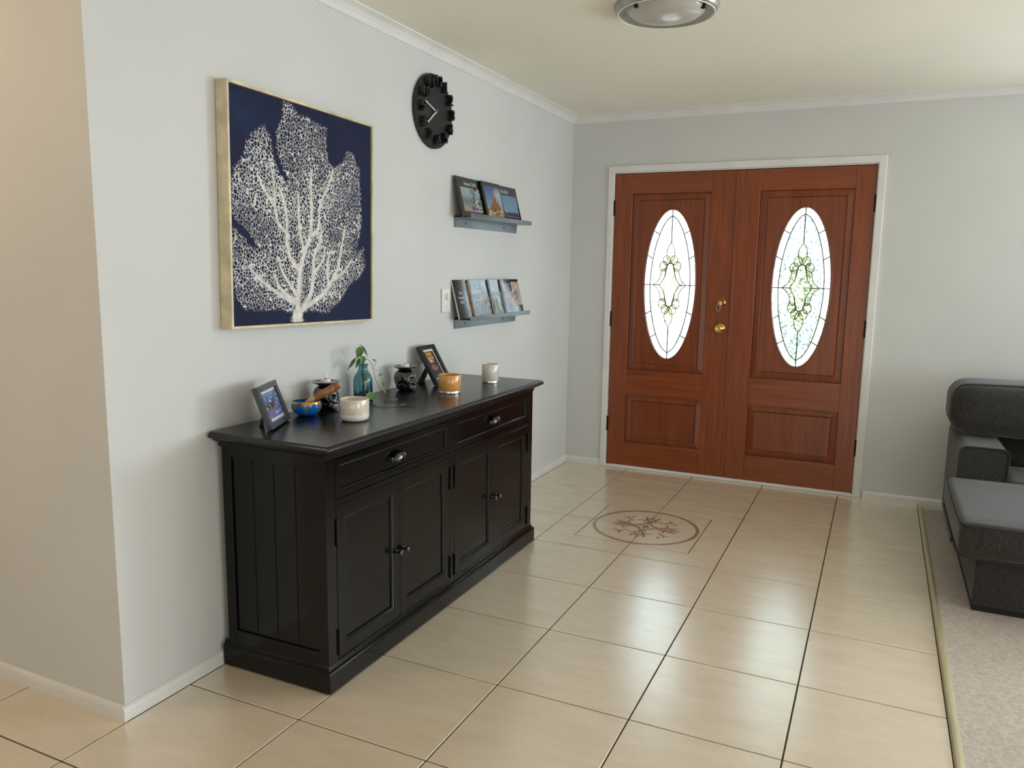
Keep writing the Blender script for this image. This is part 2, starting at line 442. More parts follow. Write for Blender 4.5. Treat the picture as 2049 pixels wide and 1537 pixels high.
# carpet and edge strip
carp = struct('floor_carpet', nbox((X_STRIP+0.026, YF, -0.004), (XR, YB, 0.006)), M_carpet, label='pale grey-beige looped carpet')
bm = bmesh.new()
prof = [(0.0, 0.0), (0.0015, 0.005), (0.006, 0.0095), (0.014, 0.012), (0.022, 0.0105), (0.027, 0.0065), (0.029, 0.0)]
prism(bm, [(X_STRIP+x, YF+0.01, z) for x, z in prof], (0, YB-YF-0.012, 0))
struct('trim_1', bm, M_strip, label='beige metal strip between tiles and carpet')

# walls
struct('wall_left', nbox((-0.10, 0.0, 0.0), (0.0, YB+0.1, HC)), M_wall, label='pale grey wall behind the sideboard')
struct('wall_hall', nbox((XH, 0.0, 0.0), (-0.10, 0.10, HC)), M_wall, label='pale wall turning away at the near left corner')
struct('wall_hall_end', nbox((XH-0.1, YF, 0.0), (XH, 0.1, HC)), M_wall)
OX0, OX1, OZ = 0.300, 1.948, 2.052
bm = bmesh.new()
box(bm, (0.0, YB, 0), (OX0, YB+0.12, HC)); FX0, FX1, FZ0, FZ1 = 3.0, 5.3, 0.86, 2.10
box(bm, (OX1, YB, 0), (FX0, YB+0.12, HC)); box(bm, (FX1, YB, 0), (XR, YB+0.12, HC)); box(bm, (FX0, YB, 0), (FX1, YB+0.12, FZ0)); box(bm, (FX0, YB, FZ1), (FX1, YB+0.12, HC)); box(bm, (OX0, YB, OZ), (OX1, YB+0.12, HC))
struct('wall_back', bm, M_wall, label='pale grey wall around the double front door')
WY0, WY1, WZ0, WZ1 = 0.75, 3.25, 0.80, 2.10
VY0, VY1, VZ0, VZ1 = -2.80, -0.30, 0.30, 2.10
bm = bmesh.new()
box(bm, (XR, YF, 0), (XR+0.12, VY0, HC)); box(bm, (XR, VY1, 0), (XR+0.12, WY0, HC)); box(bm, (XR, WY1, 0), (XR+0.12, YB+0.12, HC))
box(bm, (XR, WY0, 0), (XR+0.12, WY1, WZ0)); box(bm, (XR, WY0, WZ1), (XR+0.12, WY1, HC))
box(bm, (XR, VY0, 0), (XR+0.12, VY1, VZ0)); box(bm, (XR, VY0, VZ1), (XR+0.12, VY1, HC))
struct('wall_right', bm, M_wall)
bm = bmesh.new(); GX0, GX1, GZ1 = 1.0, 4.2, 2.1
box(bm, (XH, YF-0.12, 0), (GX0, YF, HC)); box(bm, (GX1, YF-0.12, 0), (XR+0.12, YF, HC)); box(bm, (GX0, YF-0.12, GZ1), (GX1, YF, HC))
struct('wall_front', bm, M_wall)
def window_frame(name, axis, a0, a1, z0, z1, pos, n):
    bm = bmesh.new(); w = 0.045
    def bar(b0, b1, c0, c1):
        if axis == 'y': box(bm, (pos+0.01, b0, c0), (pos+0.05, b1, c1))
        else: box(bm, (b0, pos-0.05, c0), (b1, pos-0.01, c1))
    bar(a0, a1, z0, z0+w); bar(a0, a1, z1-w, z1)
    for i in range(n+1):
        m_ = a0+w/2+(a1-a0-w)*i/n; bar(m_-w/2, m_+w/2, z0+w, z1-w)
    struct(name, bm, M_winframe)
window_frame('window_1', 'y', WY0, WY1, WZ0, WZ1, XR, 2)
window_frame('window_4', 'x', FX0, FX1, FZ0, FZ1, YB+0.06, 2)
window_frame('fill_frame_near', 'y', VY0, VY1, VZ0, VZ1, XR, 3)  # unseen frame added round the near fill lamp
window_frame('fill_frame_rear', 'x', GX0, GX1, 0.0, GZ1, YF, 3)  # unseen frame added round the fill lamp behind the camera
tag(obj('sky_blocker', nbox((FX0, YB+0.085, FZ0), (FX1, YB+0.09, FZ1)), M_white), 'added pale sheet keeping sky light out of the window behind the sofa', 'light blocker')  # unseen sheets added over the openings to keep sky light out
tag(obj('sky_blocker', nbox((XR+0.085, WY0, WZ0), (XR+0.09, WY1, WZ1)), M_white), 'added pale sheet keeping sky light out of the side window beside the sofa', 'light blocker')
tag(obj('sky_blocker', nbox((XR+0.085, VY0, VZ0), (XR+0.09, VY1, VZ1)), M_white), 'added pale sheet keeping sky light out of the made-up opening at the near right', 'light blocker')
tag(obj('sky_blocker', nbox((GX0, YF-0.09, 0.0), (GX1, YF-0.085, GZ1)), M_white), 'added pale sheet keeping sky light out of the made-up opening behind the camera', 'light blocker')
struct('ceiling', nbox((XH-0.1, YF-0.12, HC), (XR+0.12, YB+0.12, HC+0.08)), M_ceil, label='flat cream-white ceiling')

# cornices
CP = [(0.0, -0.050), (0.006, -0.050), (0.009, -0.043), (0.015, -0.030), (0.026, -0.016), (0.039, -0.008), (0.046, -0.006), (0.048, 0.0), (0.0, 0.0)]
bm = bmesh.new(); prism(bm, [(d, 0.0, HC+z) for d, z in CP], (0, YB, 0)); struct('trim_2', bm, M_trim, label='white cornice along the left wall')
bm = bmesh.new(); prism(bm, [(0.0, YB-d, HC+z) for d, z in CP], (XR, 0, 0)); struct('trim_3', bm, M_trim, label='white cornice above the front door')
bm = bmesh.new(); prism(bm, [(XH, -d, HC+z) for d, z in CP], (-XH+0.048, 0, 0)); struct('trim_4', bm, M_trim)
# baseboards
BP = [(0.0, 0.0), (0.015, 0.0), (0.015, 0.032), (0.012, 0.042), (0.005, 0.047), (0.0, 0.047)]
bm = bmesh.new(); prism(bm, [(d, -0.015, z) for d, z in BP], (0, YB+0.015, 0)); struct('baseboard_left', bm, M_trim)
bm = bmesh.new(); prism(bm, [(XH, -d, z) for d, z in BP], (-XH, 0, 0)); struct('baseboard_hall', bm, M_trim)
bm = bmesh.new(); prism(bm, [(0.0, YB-d, z) for d, z in BP], (0.268, 0, 0)); struct('baseboard_back', bm, M_trim)
bm = bmesh.new(); prism(bm, [(1.995, YB-d, z) for d, z in BP], (XR-1.995, 0, 0)); struct('baseboard_back_right', bm, M_trim)

# ------------------------------------------------------------------ double front door
def arch(name, lo, hi, label):
    bm = bmesh.new(); box(bm, lo, hi, 0.005, 2); struct(name, bm, M_trim, label=label)
arch('trim_5', (0.268, YB-0.018, 0.0), (0.308, YB+0.0, 2.085), 'white door architrave, left upright')
arch('trim_6', (1.940, YB-0.018, 0.0), (1.985, YB+0.0, 2.085), 'white door architrave, right upright')
arch('trim_7', (0.268, YB-0.0185, 2.044), (1.985, YB+0.0, 2.088), 'white door architrave head')
bm = bmesh.new()
box(bm, (OX0, YB-0.004, 0), (0.311, YB+0.12, OZ)); box(bm, (1.937, YB-0.004, 0), (OX1, YB+0.12, OZ)); box(bm, (0.311, YB-0.004, 2.038), (1.937, YB+0.12, OZ))
box(bm, (0.311, YB+0.044, 0.017), (0.328, YB+0.06, 2.038)); box(bm, (1.920, YB+0.044, 0.017), (1.937, YB+0.06, 2.038)); box(bm, (0.328, YB+0.044, 2.020), (1.920, YB+0.06, 2.038))
struct('trim_8', bm, M_trim, label='white door jamb')
struct('trim_9', nbox((0.305, YB-0.012, 0.0), (1.943, YB+0.10, 0.017), 0.004, 1), M_trim, label='white door sill')

DY = YB+0.004      # room face of the door leaves
def raised_panel(x0, x1, z0, z1, border, oval=None):
    """sloping border, raised flat field, optional oval opening. y is depth"""
    bm = bmesh.new(); d0, d1, d2 = DY+0.011, DY+0.003, DY+0.003
    def loop(ins, y): return [bm.verts.new(p) for p in ((x0+ins, y, z0+ins), (x1-ins, y, z0+ins), (x1-ins, y, z1-ins), (x0+ins, y, z1-ins))]
    L = [loop(0, DY+0.013), loop(0.010, d0), loop(border-0.006, d1+0.003), loop(border, d1+0.006), loop(border+0.004, d2)]
    for a, b in zip(L, L[1:]):
        for i in range(4):
            j = (i+1) % 4; bm.faces.new((a[i], a[j], b[j], b[i]))
    last = L[-1]
    if not oval: bm.faces.new(last)
    else:
        cx, cz, a_, b_ = oval; n = 72; ins = border+0.004
        X0, X1, Z0, Z1 = x0+ins, x1-ins, z0+ins, z1-ins
        ev = [bm.verts.new((cx+a_*math.cos(2*PI*i/n), d2, cz+b_*math.sin(2*PI*i/n))) for i in range(n)]
        ov = []
        for i in range(n):
            t = 2*PI*i/n; dx, dz = math.cos(t)*a_, math.sin(t)*b_
            s = min((X1-cx)/dx if dx > 1e-9 else (X0-cx)/dx if dx < -1e-9 else 1e9, (Z1-cz)/dz if dz > 1e-9 else (Z0-cz)/dz if dz < -1e-9 else 1e9)
            ov.append(bm.verts.new((cx+dx*s, d2, cz+dz*s)))
        for i in range(n):
            j = (i+1) % n; bm.faces.new((ov[i], ov[j], ev[j], ev[i]))
        corners = [(X1, Z1), (X0, Z1), (X0, Z0), (X1, Z0)]
        for q, (px, pz) in enumerate(corners):
            lo = [i for i in range(n) if q*PI/2-1e-6 <= 2*PI*i/n <= (q+1)*PI/2+1e-6]
            for i in lo[:-1]:
                A, B = ov[i].co, ov[(i+1) % n].co
                if abs(A.x-B.x) > 1e-5 and abs(A.z-B.z) > 1e-5:
                    bm.faces.new((ov[i], bm.verts.new((px, d2, pz)), ov[(i+1) % n]))
        ev2 = [bm.verts.new((v.co.x, DY+0.036, v.co.z)) for v in ev]
        for i in range(n):
            j = (i+1) % n; bm.faces.new((ev[i], ev[j], ev2[j], ev2[i]))
        # outside face ring
        rv = [bm.verts.new((v.co.x, DY+0.036, v.co.z)) for v in ov]
        for i in range(n):
            j = (i+1) % n; bm.faces.new((ev2[i], ev2[j], rv[j], rv[i]))
    return bm
def ell(cx, cz, a, b, y, n=72): return [(cx+a*math.cos(2*PI*i/n), y, cz+b*math.sin(2*PI*i/n)) for i in range(n)]
IA, IB, OA, OB = 0.136, 0.460, 0.174, 0.500
def in_x(z):      # half width of the inner pointed oval at height z
    return IA*max(0.0, 1-abs(z/IB)**1.9)**0.62
def out_x(z): return OA*math.sqrt(max(0.0, 1-(z/OB)**2))
def leaded_oval(door, cx, cz, field):
    y = DY+0.020
    lead = bmesh.new(); r = 0.0036
    tube(lead, ell(cx, cz, OA+0.001, OB+0.001, y-0.006), 0.0045, 6, closed=True)
    zs = [-IB+2*IB*i/40 for i in range(41)]
    for s in (-1, 1): tube(lead, [(cx+s*in_x(z), y, cz+z) for z in zs], r, 6)
    marks = (0.338, 0.176, -0.176, -0.336)
    for z in marks:
        for s in (-1, 1): tube(lead, [(cx+s*in_x(z), y, cz+z), (cx+s*out_x(z+0.022*(1 if z > 0 else -1)), y, cz+z+0.022*(1 if z > 0 else -1))], r, 6)
    for z0, z1 in ((0.28, OB), (-0.28, -OB)): tube(lead, [(cx, y, cz+z0), (cx, y, cz+z1)], r, 6)
    for s in (-1, 1): tube(lead, [(cx+s*0.112, y, cz), (cx+s*OA, y, cz)], r, 6)
    motif = []
    def pl(pts, closed=True): 
        motif.append([(cx+x, y-0.006, cz+z) for x, z in pts])
    for s in (1, -1):
        zz = [0.140+0.142*i/14 for i in range(15)]
        w = lambda z: 0.028*math.sin(PI*((z-0.140)/0.142))**0.85 if 0.140 < z < 0.2819 else 0
        pl([(w(z), s*z) for z in zz] + [(-w(z), s*z) for z in zz[::-1][1:-1]])
        for q in (1, -1):
            # wing sweeping from the side point up to the column
            o = sample([(0.112, 0.0, 0), (0.082, 0.026, 0), (0.066, 0.060, 0), (0.060, 0.100, 0)], 5)
            i_ = sample([(0.030, 0.112, 0), (0.034, 0.068, 0), (0.046, 0.034, 0), (0.068, 0.001, 0)], 5)
            pl([(q*p.x, s*p.y) for p in o] + [(q*p.x, s*p.y) for p in i_])
            # two overlapping lobes
            pl([(q*(0.046+0.026*math.cos(t)), s*(0.125+0.033*math.sin(t))) for t in [2*PI*i/18 for i in range(18)]])
            pl([(q*(0.026+0.024*math.cos(t)), s*(0.165+0.032*math.sin(t))) for t in [2*PI*i/18 for i in range(18)]])
    col = [(0.026, 0.10), (0.026, 0.125)] + [(0.026*math.cos(t), 0.125+0.022*math.sin(t)) for t in [PI*i/10 for i in range(11)]] + [(-0.026, 0.125), (-0.026, 0.10)]
    full = col + [(-0.034, 0.06), (-0.048, 0.03), (-0.068, 0.0), (-0.048, -0.03), (-0.034, -0.06)] + [(x, -z) for x, z in col[::-1]] + [(0.034, -0.06), (0.048, -0.03), (0.068, 0.0), (0.048, 0.03), (0.034, 0.06)]
    pl(full)
    for pts in motif: tube(lead, [(p[0], p[1]-0.001, p[2]) for p in pts], 0.0026, 5, closed=True)
    came = obj('leaded_glass', lead, M_came, door)
    # panes: border segments, field quarters, motif bevels
    bz = [OB, 0.338, 0.176, 0.0, -0.176, -0.336, -OB]
    for a, b in zip(bz, bz[1:]):
        for s in (-1, 1):
            n = 8; zs = [a+(b-a)*i/n for i in range(n+1)]
            sh = lambda z, end: z if abs(z) > 0.45 or abs(z) < 0.01 else z+0.022*(1 if z > 0 else -1)
            inn = [(cx+s*in_x(z), y, cz+max(-IB, min(IB, z))) for z in zs]
            oz = [a2+(b2-a2)*i/n for a2, b2 in [(sh(a, 0), sh(b, 1))] for i in range(n+1)]
            out = [(cx+s*out_x(z), y, cz+z) for z in oz]
            poly = inn + out[::-1]; clean = []
            for p in poly:
                if not clean or (Vector(p)-Vector(clean[-1])).length > 1e-4: clean.append(p)
            if (Vector(clean[0])-Vector(clean[-1])).length < 1e-4: clean.pop()
            bm = bmesh.new(); prism(bm, clean, (0, 0.004, 0)); obj('pane', bm, M_pane_border, came)
    for sz in (-1, 1):
        for s in (-1, 1):
            n = 20; zs = [IB*i/n*sz for i in range(n+1)]
            poly = [(cx, y, cz)] + [(cx+s*in_x(z), y, cz+z) for z in zs]
            bm = bmesh.new(); prism(bm, poly, (0, 0.004, 0)); obj('pane', bm, field, came)
    for pts in motif:
        bm = bmesh.new(); prism(bm, pts, (0, 0.004, 0)); obj('bevel_pane', bm, M_pane_bevel, came)
    # timber bead round the oval
    bm = bmesh.new(); tube(bm, ell(cx, cz, OA+0.004, OB+0.004, DY+0.005), 0.005, 8, closed=True)
    smooth_angle(obj('oval_bead', bm, M_cedar_p, door), 60)

def make_door(name, x0, x1, px0, px1, cx, label):
    d = thing(name, label, 'door', ((x0+x1)/2, DY, 0.0)); d['kind'] = 'structure'; del d['category']
    Z0, Z1 = 0.020, 2.034; y0, y1 = DY, DY+0.038
    rails = [(Z0, 0.190), (0.527, 0.708), (1.902, Z1)]
    obj('stile', nbox((x0, y0, Z0), (px0, y1, Z1), 0.0015, 1), M_cedar_v, d)
    obj('stile', nbox((px1, y0, Z0), (x1, y1, Z1), 0.0015, 1), M_cedar_v, d)
    for a, b in rails: obj('rail', nbox((px0, y0+0.0004, a), (px1, y1, b), 0.0012, 1), M_cedar_h, d)
    obj('lower_panel', raised_panel(px0, px1, 0.190, 0.527, 0.040), M_cedar_p, d)
    obj('upper_panel', raised_panel(px0, px1, 0.708, 1.902, 0.044, (cx, 1.296, OA+0.003, OB+0.003)), M_cedar_p, d)
    obj('back_panel', nbox((px0, y1-0.012, 0.190), (px1, y1-0.004, 0.527)), M_cedar_p, d)
    leaded_oval(d, cx, 1.296, M_pane_plain if name == 'door_1' else M_pane_field)
    return d
dl = make_door('door_1', 0.314, 1.1255, 0.437, 0.966, 0.712, 'left leaf of the cedar front door, with brass knob and lock')
dr = make_door('door_2', 1.1315, 1.934, 1.270, 1.823, 1.547, 'right leaf of the cedar front door, without a knob')
bm = nbox((1.119, DY-0.008, 0.020), (1.136, DY+0.0005, 2.034), 0.003, 2); obj('astragal', bm, M_cedar_v, dr)
for d, xh, s in ((dl, 0.312, 1), (dr, 1.936, -1)):
    for zc in (1.81, 1.055, 0.312):
        bm = bmesh.new(); lathe(bm, [(0.006, zc-0.052), (0.0065, zc-0.05), (0.0065, zc+0.05), (0.006, zc+0.052)], 12, (xh, DY-0.006, 0))
        box(bm, (xh-0.006 if s > 0 else xh-0.004, DY-0.004, zc-0.05), (xh+0.004 if s > 0 else xh+0.006, DY+0.003, zc+0.05))
        obj('hinge', bm, M_hinge, d)
# brass knob and deadlock on the left leaf
kx = 1.062
bm = bmesh.new()
lathe(bm, [(0.0, 0.0), (0.034, 0.0), (0.034, 0.004), (0.028, 0.010), (0.014, 0.014), (0.012, 0.030), (0.020, 0.038), (0.0275, 0.046), (0.0285, 0.056), (0.025, 0.065), (0.014, 0.069), (0.012, 0.067), (0.0, 0.067)], 32, (kx+0.003, DY, 1.022), '-y', caps=False)
smooth_angle(obj('door_knob', bm, M_brass, dl), 50)
bm = bmesh.new()
lathe(bm, [(0.0, 0.0), (0.030, 0.0), (0.030, 0.006), (0.024, 0.012), (0.018, 0.022), (0.017, 0.026), (0.0, 0.026)], 28, (kx, DY, 1.188), '-y', caps=False)
lock = smooth_angle(obj('deadlock', bm, M_brass, dl), 40)
bm = bmesh.new(); box(bm, (kx-0.002, DY-0.040, 1.176), (kx+0.002, DY-0.024, 1.192)); 
tube(bm, [(kx-0.010+0.012*math.cos(t), DY-0.036, 1.158+0.024*math.sin(t)) for t in [2*PI*i/20 for i in range(20)]], 0.0022, 6, closed=True)
obj('key', bm, M_steel, lock)

# ------------------------------------------------------------------ outside, seen through the leaded glass
struct('ground_path', nbox((-14, YB+0.12, -0.12), (0.2, 30, -0.08)), M_conc, label='pale concrete path outside the door')
struct('ground_lawn', nbox((0.2, YB+0.12, -0.12), (16, 30, -0.085)), M_lawn, label='lawn outside the door')
rnd = random.Random(5)
def shrub(x, y, r, h, label):
    s = thing('garden_shrub', label, 'shrub', (x, y, -0.085), group='shrubs outside the front door')
    bm = bmesh.new()
    for i in range(340):
        a = rnd.uniform(0, 2*PI); zz = rnd.uniform(0.12, 1)**0.8; rr = r*math.sqrt(max(0.03, 1-((zz-0.45)/0.6)**2))*rnd.uniform(0.55, 1)
        c = Vector((x+rr*math.cos(a), y+rr*math.sin(a), -0.085+zz*h))
        d = Vector((math.cos(a), math.sin(a), rnd.uniform(-0.2, 0.9))).normalized()*rnd.uniform(0.07, 0.13)
        w = d.cross(Vector((rnd.uniform(-1, 1), rnd.uniform(-1, 1), 1))).normalized()*0.024
        vs = [bm.verts.new(p) for p in (c, c+d*0.5+w, c+d, c+d*0.5-w)]
        bm.faces.new(vs)
    obj('foliage', bm, M_shrub, s, recalc=False)
    bm = bmesh.new()
    for i in range(5):
        a = 2*PI*i/5; tube(bm, [(x, y, -0.085), (x+r*0.3*math.cos(a), y+r*0.3*math.sin(a), h*0.35), (x+r*0.6*math.cos(a), y+r*0.6*math.sin(a), h*0.7)], [0.02, 0.014, 0.006], 6)
    obj('stem', bm, M_wood, s)
shrub(1.35, 6.4, 0.55, 1.0, 'leafy garden shrub seen blurred through the right oval, nearer one')
shrub(0.75, 8.2, 0.8, 1.5, 'leafy garden shrub seen blurred through the right oval, farther one')
shrub(-1.9, 11.5, 0.7, 1.1, 'leafy garden shrub seen blurred through the left oval')

# ------------------------------------------------------------------ sideboard
BX0, BX1, BY0, BY1 = 0.030, 0.465, 0.400, 2.035      # carcass
TOPZ = 0.840
sb = thing('sideboard', 'long black panelled sideboard with two drawers and four doors against the left wall', 'sideboard', (0.25, 1.2175, 0.0))
# carcass behind the fronts
bm = bmesh.new(); box(bm, (BX0, BY0+0.012, 0.06), (BX1-0.022, BY1-0.012, 0.80)); obj('carcass', bm, M_groove, sb)
# face frame
for a, b, n_ in ((BY0, 0.452, 'stile'), (1.200, 1.235, 'stile'), (1.983, BY1, 'stile')):
    obj('stile', nbox((BX1-0.030, a, 0.06), (BX1, b, 0.80), 0.0012, 1), M_black, sb)
for a, b in ((0.452, 1.200), (1.235, 1.983)):
    obj('rail', nbox((BX1-0.030, a, 0.780), (BX1-0.0004, b, 0.80)), M_black, sb)
    obj('rail', nbox((BX1-0.030, a, 0.625), (BX1-0.0004, b, 0.644)), M_black, sb)
    obj('rail', nbox((BX1-0.030, a, 0.060), (BX1-0.0004, b, 0.094)), M_black, sb)
# end panels of tongue-and-groove boards
for side, ys, sgn in (('near', BY0, 1), ('far', BY1, -1)):
    def e(lo, hi, nm):
        y0, y1 = sorted((ys+sgn*lo[1], ys+sgn*hi[1]))
        return obj(nm, nbox((lo[0], y0, lo[2]), (hi[0], y1, hi[2]), 0.0012, 1), M_black, sb)
    e((BX0, 0, 0.06), (0.070, 0.014, 0.80), 'end_stile'); e((0.427, 0, 0.06), (BX1-0.030, 0.014, 0.80), 'end_stile')
    e((0.070, 0.0003, 0.752), (0.427, 0.014, 0.80), 'end_rail'); e((0.070, 0.0003, 0.06), (0.427, 0.014, 0.134), 'end_rail')
    for i in range(4):
        w = (0.427-0.070)/4; x0 = 0.070+i*w
        o = e((x0+0.0012, 0.007, 0.134), (x0+w-0.0012, 0.014, 0.752), 'board')
# top
bm = bmesh.new()
box(bm, (0.012, 0.372, 0.818), (0.497, 2.063, TOPZ))
usweep(bm, 0.012, 0.497, 0.372, 2.063, [(-0.02, 0.8175), (0.006, 0.818), (0.0100, 0.8215), (0.0105, 0.826), (0.008, 0.8325), (0.004, 0.8365), (0.0, TOPZ-0.0002), (-0.003, TOPZ)])
smooth_angle(obj('top', bm, M_blacktop, sb), 40)
bm = bmesh.new()
usweep(bm, 0.020, BX1, BY0, BY1, [(-0.01, 0.786), (0.003, 0.787), (0.004, 0.791), (0.004, 0.796), (0.0075, 0.800), (0.014, 0.8055), (0.0215, 0.809), (0.022, 0.813), (0.029, 0.8135), (0.029, 0.8178), (-0.01, 0.8180)])
smooth_angle(obj('crown_moulding', bm, M_black, sb), 40)
# plinth
bm = bmesh.new(); box(bm, (0.0165, 0.385, 0.004), (0.481, 2.050, 0.068), 0.003, 2); obj('plinth', bm, M_black, sb)
bm = bmesh.new()
usweep(bm, 0.0165, BX1, BY0, BY1, [(0.0155, 0.066), (0.0150, 0.071), (0.0115, 0.076), (0.0060, 0.0785), (0.0055, 0.0825), (0.0035, 0.087), (0.0, 0.090), (-0.01, 0.090)])
smooth_angle(obj('plinth_moulding', bm, M_black, sb), 40)
for y in (0.41, 2.02):
    for x in (0.05, 0.45): obj('foot', nbox((x-0.02, y-0.02, 0.0), (x+0.02, y+0.02, 0.006)), M_groove, sb)
def framed(y0, y1, z0, z1, bl, br, bb, bt, bev=0.009, dep=0.010):
    """frame with moulded inner edge: returns (frame mesh, panel mesh)"""
    X = BX1; bm = bmesh.new()
    def loop(i, x): 
        return [bm.verts.new(p) for p in ((x, y0+bl*i[0]+i[1], z0+bb*i[0]+i[1]), (x, y1-br*i[0]-i[1], z0+bb*i[0]+i[1]), (x, y1-br*i[0]-i[1], z1-bt*i[0]-i[1]), (x, y0+bl*i[0]+i[1], z1-bt*i[0]-i[1]))]
    L = [loop((0, 0), X-0.020), loop((0, 0), X-0.001), loop((0, 0.001), X), loop((1, 0), X), loop((1, 0.0005), X-0.0010), loop((1, 0.0035), X-0.0016), loop((1, 0.0065), X-0.0030), loop((1, 0.0088), X-0.0056), loop((1, 0.0095), X-dep)]
    for a, b in zip(L, L[1:]):
        for i in range(4):
            j = (i+1) % 4; bm.faces.new((a[i], a[j], b[j], b[i]))
    pb = nbox((X-0.020, y0+bl+bev*0.6, z0+bb+bev*0.6), (X-dep, y1-br-bev*0.6, z1-bt-bev*0.6))
    return bm, pb
def cup_handle(parent, y, z):
    bm = bmesh.new(); W, H, D = 0.037, 0.034, 0.022; n, m = 16, 8
    rows = []
    for i in range(m+1):
        ph = (PI/2)*i/m
        rows.append([bm.verts.new((BX1+0.002+D*math.sin(ph)*math.sin(PI*j/n)**0.6, y-(W+0.004)*math.cos(PI*j/n)*(0.9+0.1*math.cos(ph)), z-0.012+H*math.cos(ph)*math.sin(PI*j/n)**0.7)) for j in range(n+1)])
    for a, b in zip(rows, rows[1:]):
        for j in range(n): bm.faces.new((a[j], a[j+1], b[j+1], b[j]))
    bmesh.ops.remove_doubles(bm, verts=bm.verts, dist=0.0003)
    box(bm, (BX1-0.001, y-0.048, z-0.014), (BX1+0.003, y-0.038, z+0.004), 0.001, 1); box(bm, (BX1-0.001, y+0.038, z-0.014), (BX1+0.003, y+0.048, z+0.004), 0.001, 1)
    h = smooth_angle(obj('cup_handle', bm, M_gun, parent), 60)
    h['label'] = 'polished dark metal cup handle'
def knob(parent, y, z):
    bm = bmesh.new()
    lathe(bm, [(0.0, 0.0), (0.0085, 0.0), (0.0085, 0.002), (0.005, 0.004), (0.0042, 0.012), (0.007, 0.016), (0.0125, 0.019), (0.0130, 0.022), (0.010, 0.026), (0.0, 0.0275)], 20, (BX1, y, z), 'x', caps=False)
    k = smooth_angle(obj('knob', bm, M_gun, parent), 50); k['label'] = 'small dark metal knob'
for y0, y1 in ((0.4545, 1.1975), (1.2375, 1.9805)):
    f, p = framed(y0, y1, 0.646, 0.778, 0.020, 0.020, 0.020, 0.020)
    d = smooth_angle(obj('drawer', f, M_black, sb), 33); obj('drawer_panel', p, M_black, d)
    cup_handle(d, (y0+y1)/2-0.005, 0.712)
    ym = (y0+y1)/2
    for q, (a, b) in enumerate(((y0, ym-0.001), (ym+0.001, y1))):
        f, p = framed(a, b, 0.096, 0.623, 0.042, 0.042, 0.045, 0.045)
        dd = smooth_angle(obj('cupboard_door', f, M_black, sb), 33); obj('door_panel', p, M_black, dd)
        knob(dd, (b-0.022) if q == 0 else (a+0.022), 0.352)
        hy = a-0.0015 if q == 0 else b+0.0015
        for zc in (0.535, 0.155):
            bm = bmesh.new()
            lathe(bm, [(0.0, zc-0.047), (0.0035, zc-0.046), (0.005, zc-0.043), (0.0045, zc-0.040), (0.0045, zc+0.040), (0.005, zc+0.043), (0.0035, zc+0.046), (0.0, zc+0.047)], 10, (BX1+0.003, hy, 0), caps=False)
            smooth_angle(obj('hinge', bm, M_hinge, dd), 50)
# joint lines where rails meet stiles
# ------------------------------------------------------------------ prints: vertex-coloured flat pictures
def picture(name, w, h, nx, ny, func, mat_, parent, y0, z0, x):
    """flat print in the local YZ plane facing +x"""
    uu, vv = np.meshgrid(np.linspace(0, 1, nx+1), np.linspace(0, 1, ny+1))
    col = func(uu, vv)
    vs = [(x, y0+w*u, z0+h*v) for u, v in zip(uu.ravel(), vv.ravel())]
    fs = []
    for j in range(ny):
        for i in range(nx):
            a = j*(nx+1)+i; fs.append((a, a+1, a+nx+2, a+nx+1))
    me = bpy.data.meshes.new(name); me.from_pydata(vs, [], fs)
    at = me.color_attributes.new('Col', 'FLOAT_COLOR', 'POINT')
    c = np.ones((col.shape[0]*col.shape[1], 4), np.float32); c[:, :3] = col.reshape(-1, 3)
    at.data.foreach_set('color', c.ravel())
    return link_mesh(name, me, mat_, parent, world=False)
def C3(c): return np.array(lin(c)[:3])
def mixc(base, mask, c): return base*(1-mask[..., None]) + C3(c)*mask[..., None]
def grad(v, a, b): return C3(a)*(1-v[..., None]) + C3(b)*v[..., None]
def elm(u, v, cx, cy, rx, ry, soft=0.25):
    d = np.sqrt(((u-cx)/rx)**2+((v-cy)/ry)**2); return np.clip((1+soft/2-d)/soft, 0, 1)
def rcm(u, v, x0, x1, y0, y1): return ((u >= x0) & (u <= x1) & (v >= y0) & (v <= y1)).astype(float)
def vnoise(u, v, s, seed):
    r = np.random.RandomState(seed); g = r.rand(s+2, s+2)
    x, y = u*s, v*s; i, j = np.clip(x.astype(int), 0, s), np.clip(y.astype(int), 0, s); fx, fy = x-i, y-j
    return (g[j, i]*(1-fx)+g[j, i+1]*fx)*(1-fy)+(g[j+1, i]*(1-fx)+g[j+1, i+1]*fx)*fy
def cov_beach(u, v):
    c = grad(v, (120, 128, 120), (150, 170, 176)); c = mixc(c, np.clip((v-0.55)*3, 0, 1)*(0.4+0.6*vnoise(u, v, 9, 1)), (150, 176, 190))
    c = mixc(c, np.clip((0.62-v)*4, 0, 1)*np.clip((v-0.25)*4, 0, 1), (78, 104, 104)); c = mixc(c, np.clip((0.26-v-0.15*(u-0.2))*8, 0, 1), (176, 150, 124))
    c = mixc(c, np.clip((u-0.42)*4, 0, 1)*(vnoise(u, v, 14, 2) > 0.45), (64, 62, 54)); c = mixc(c, np.clip((u-0.5)*5, 0, 1)*(vnoise(u, v, 17, 3) > 0.62), (190, 184, 172))
    return mixc(c, rcm(u, v, 0.42, 0.60, 0.06, 0.24), (52, 86, 150))
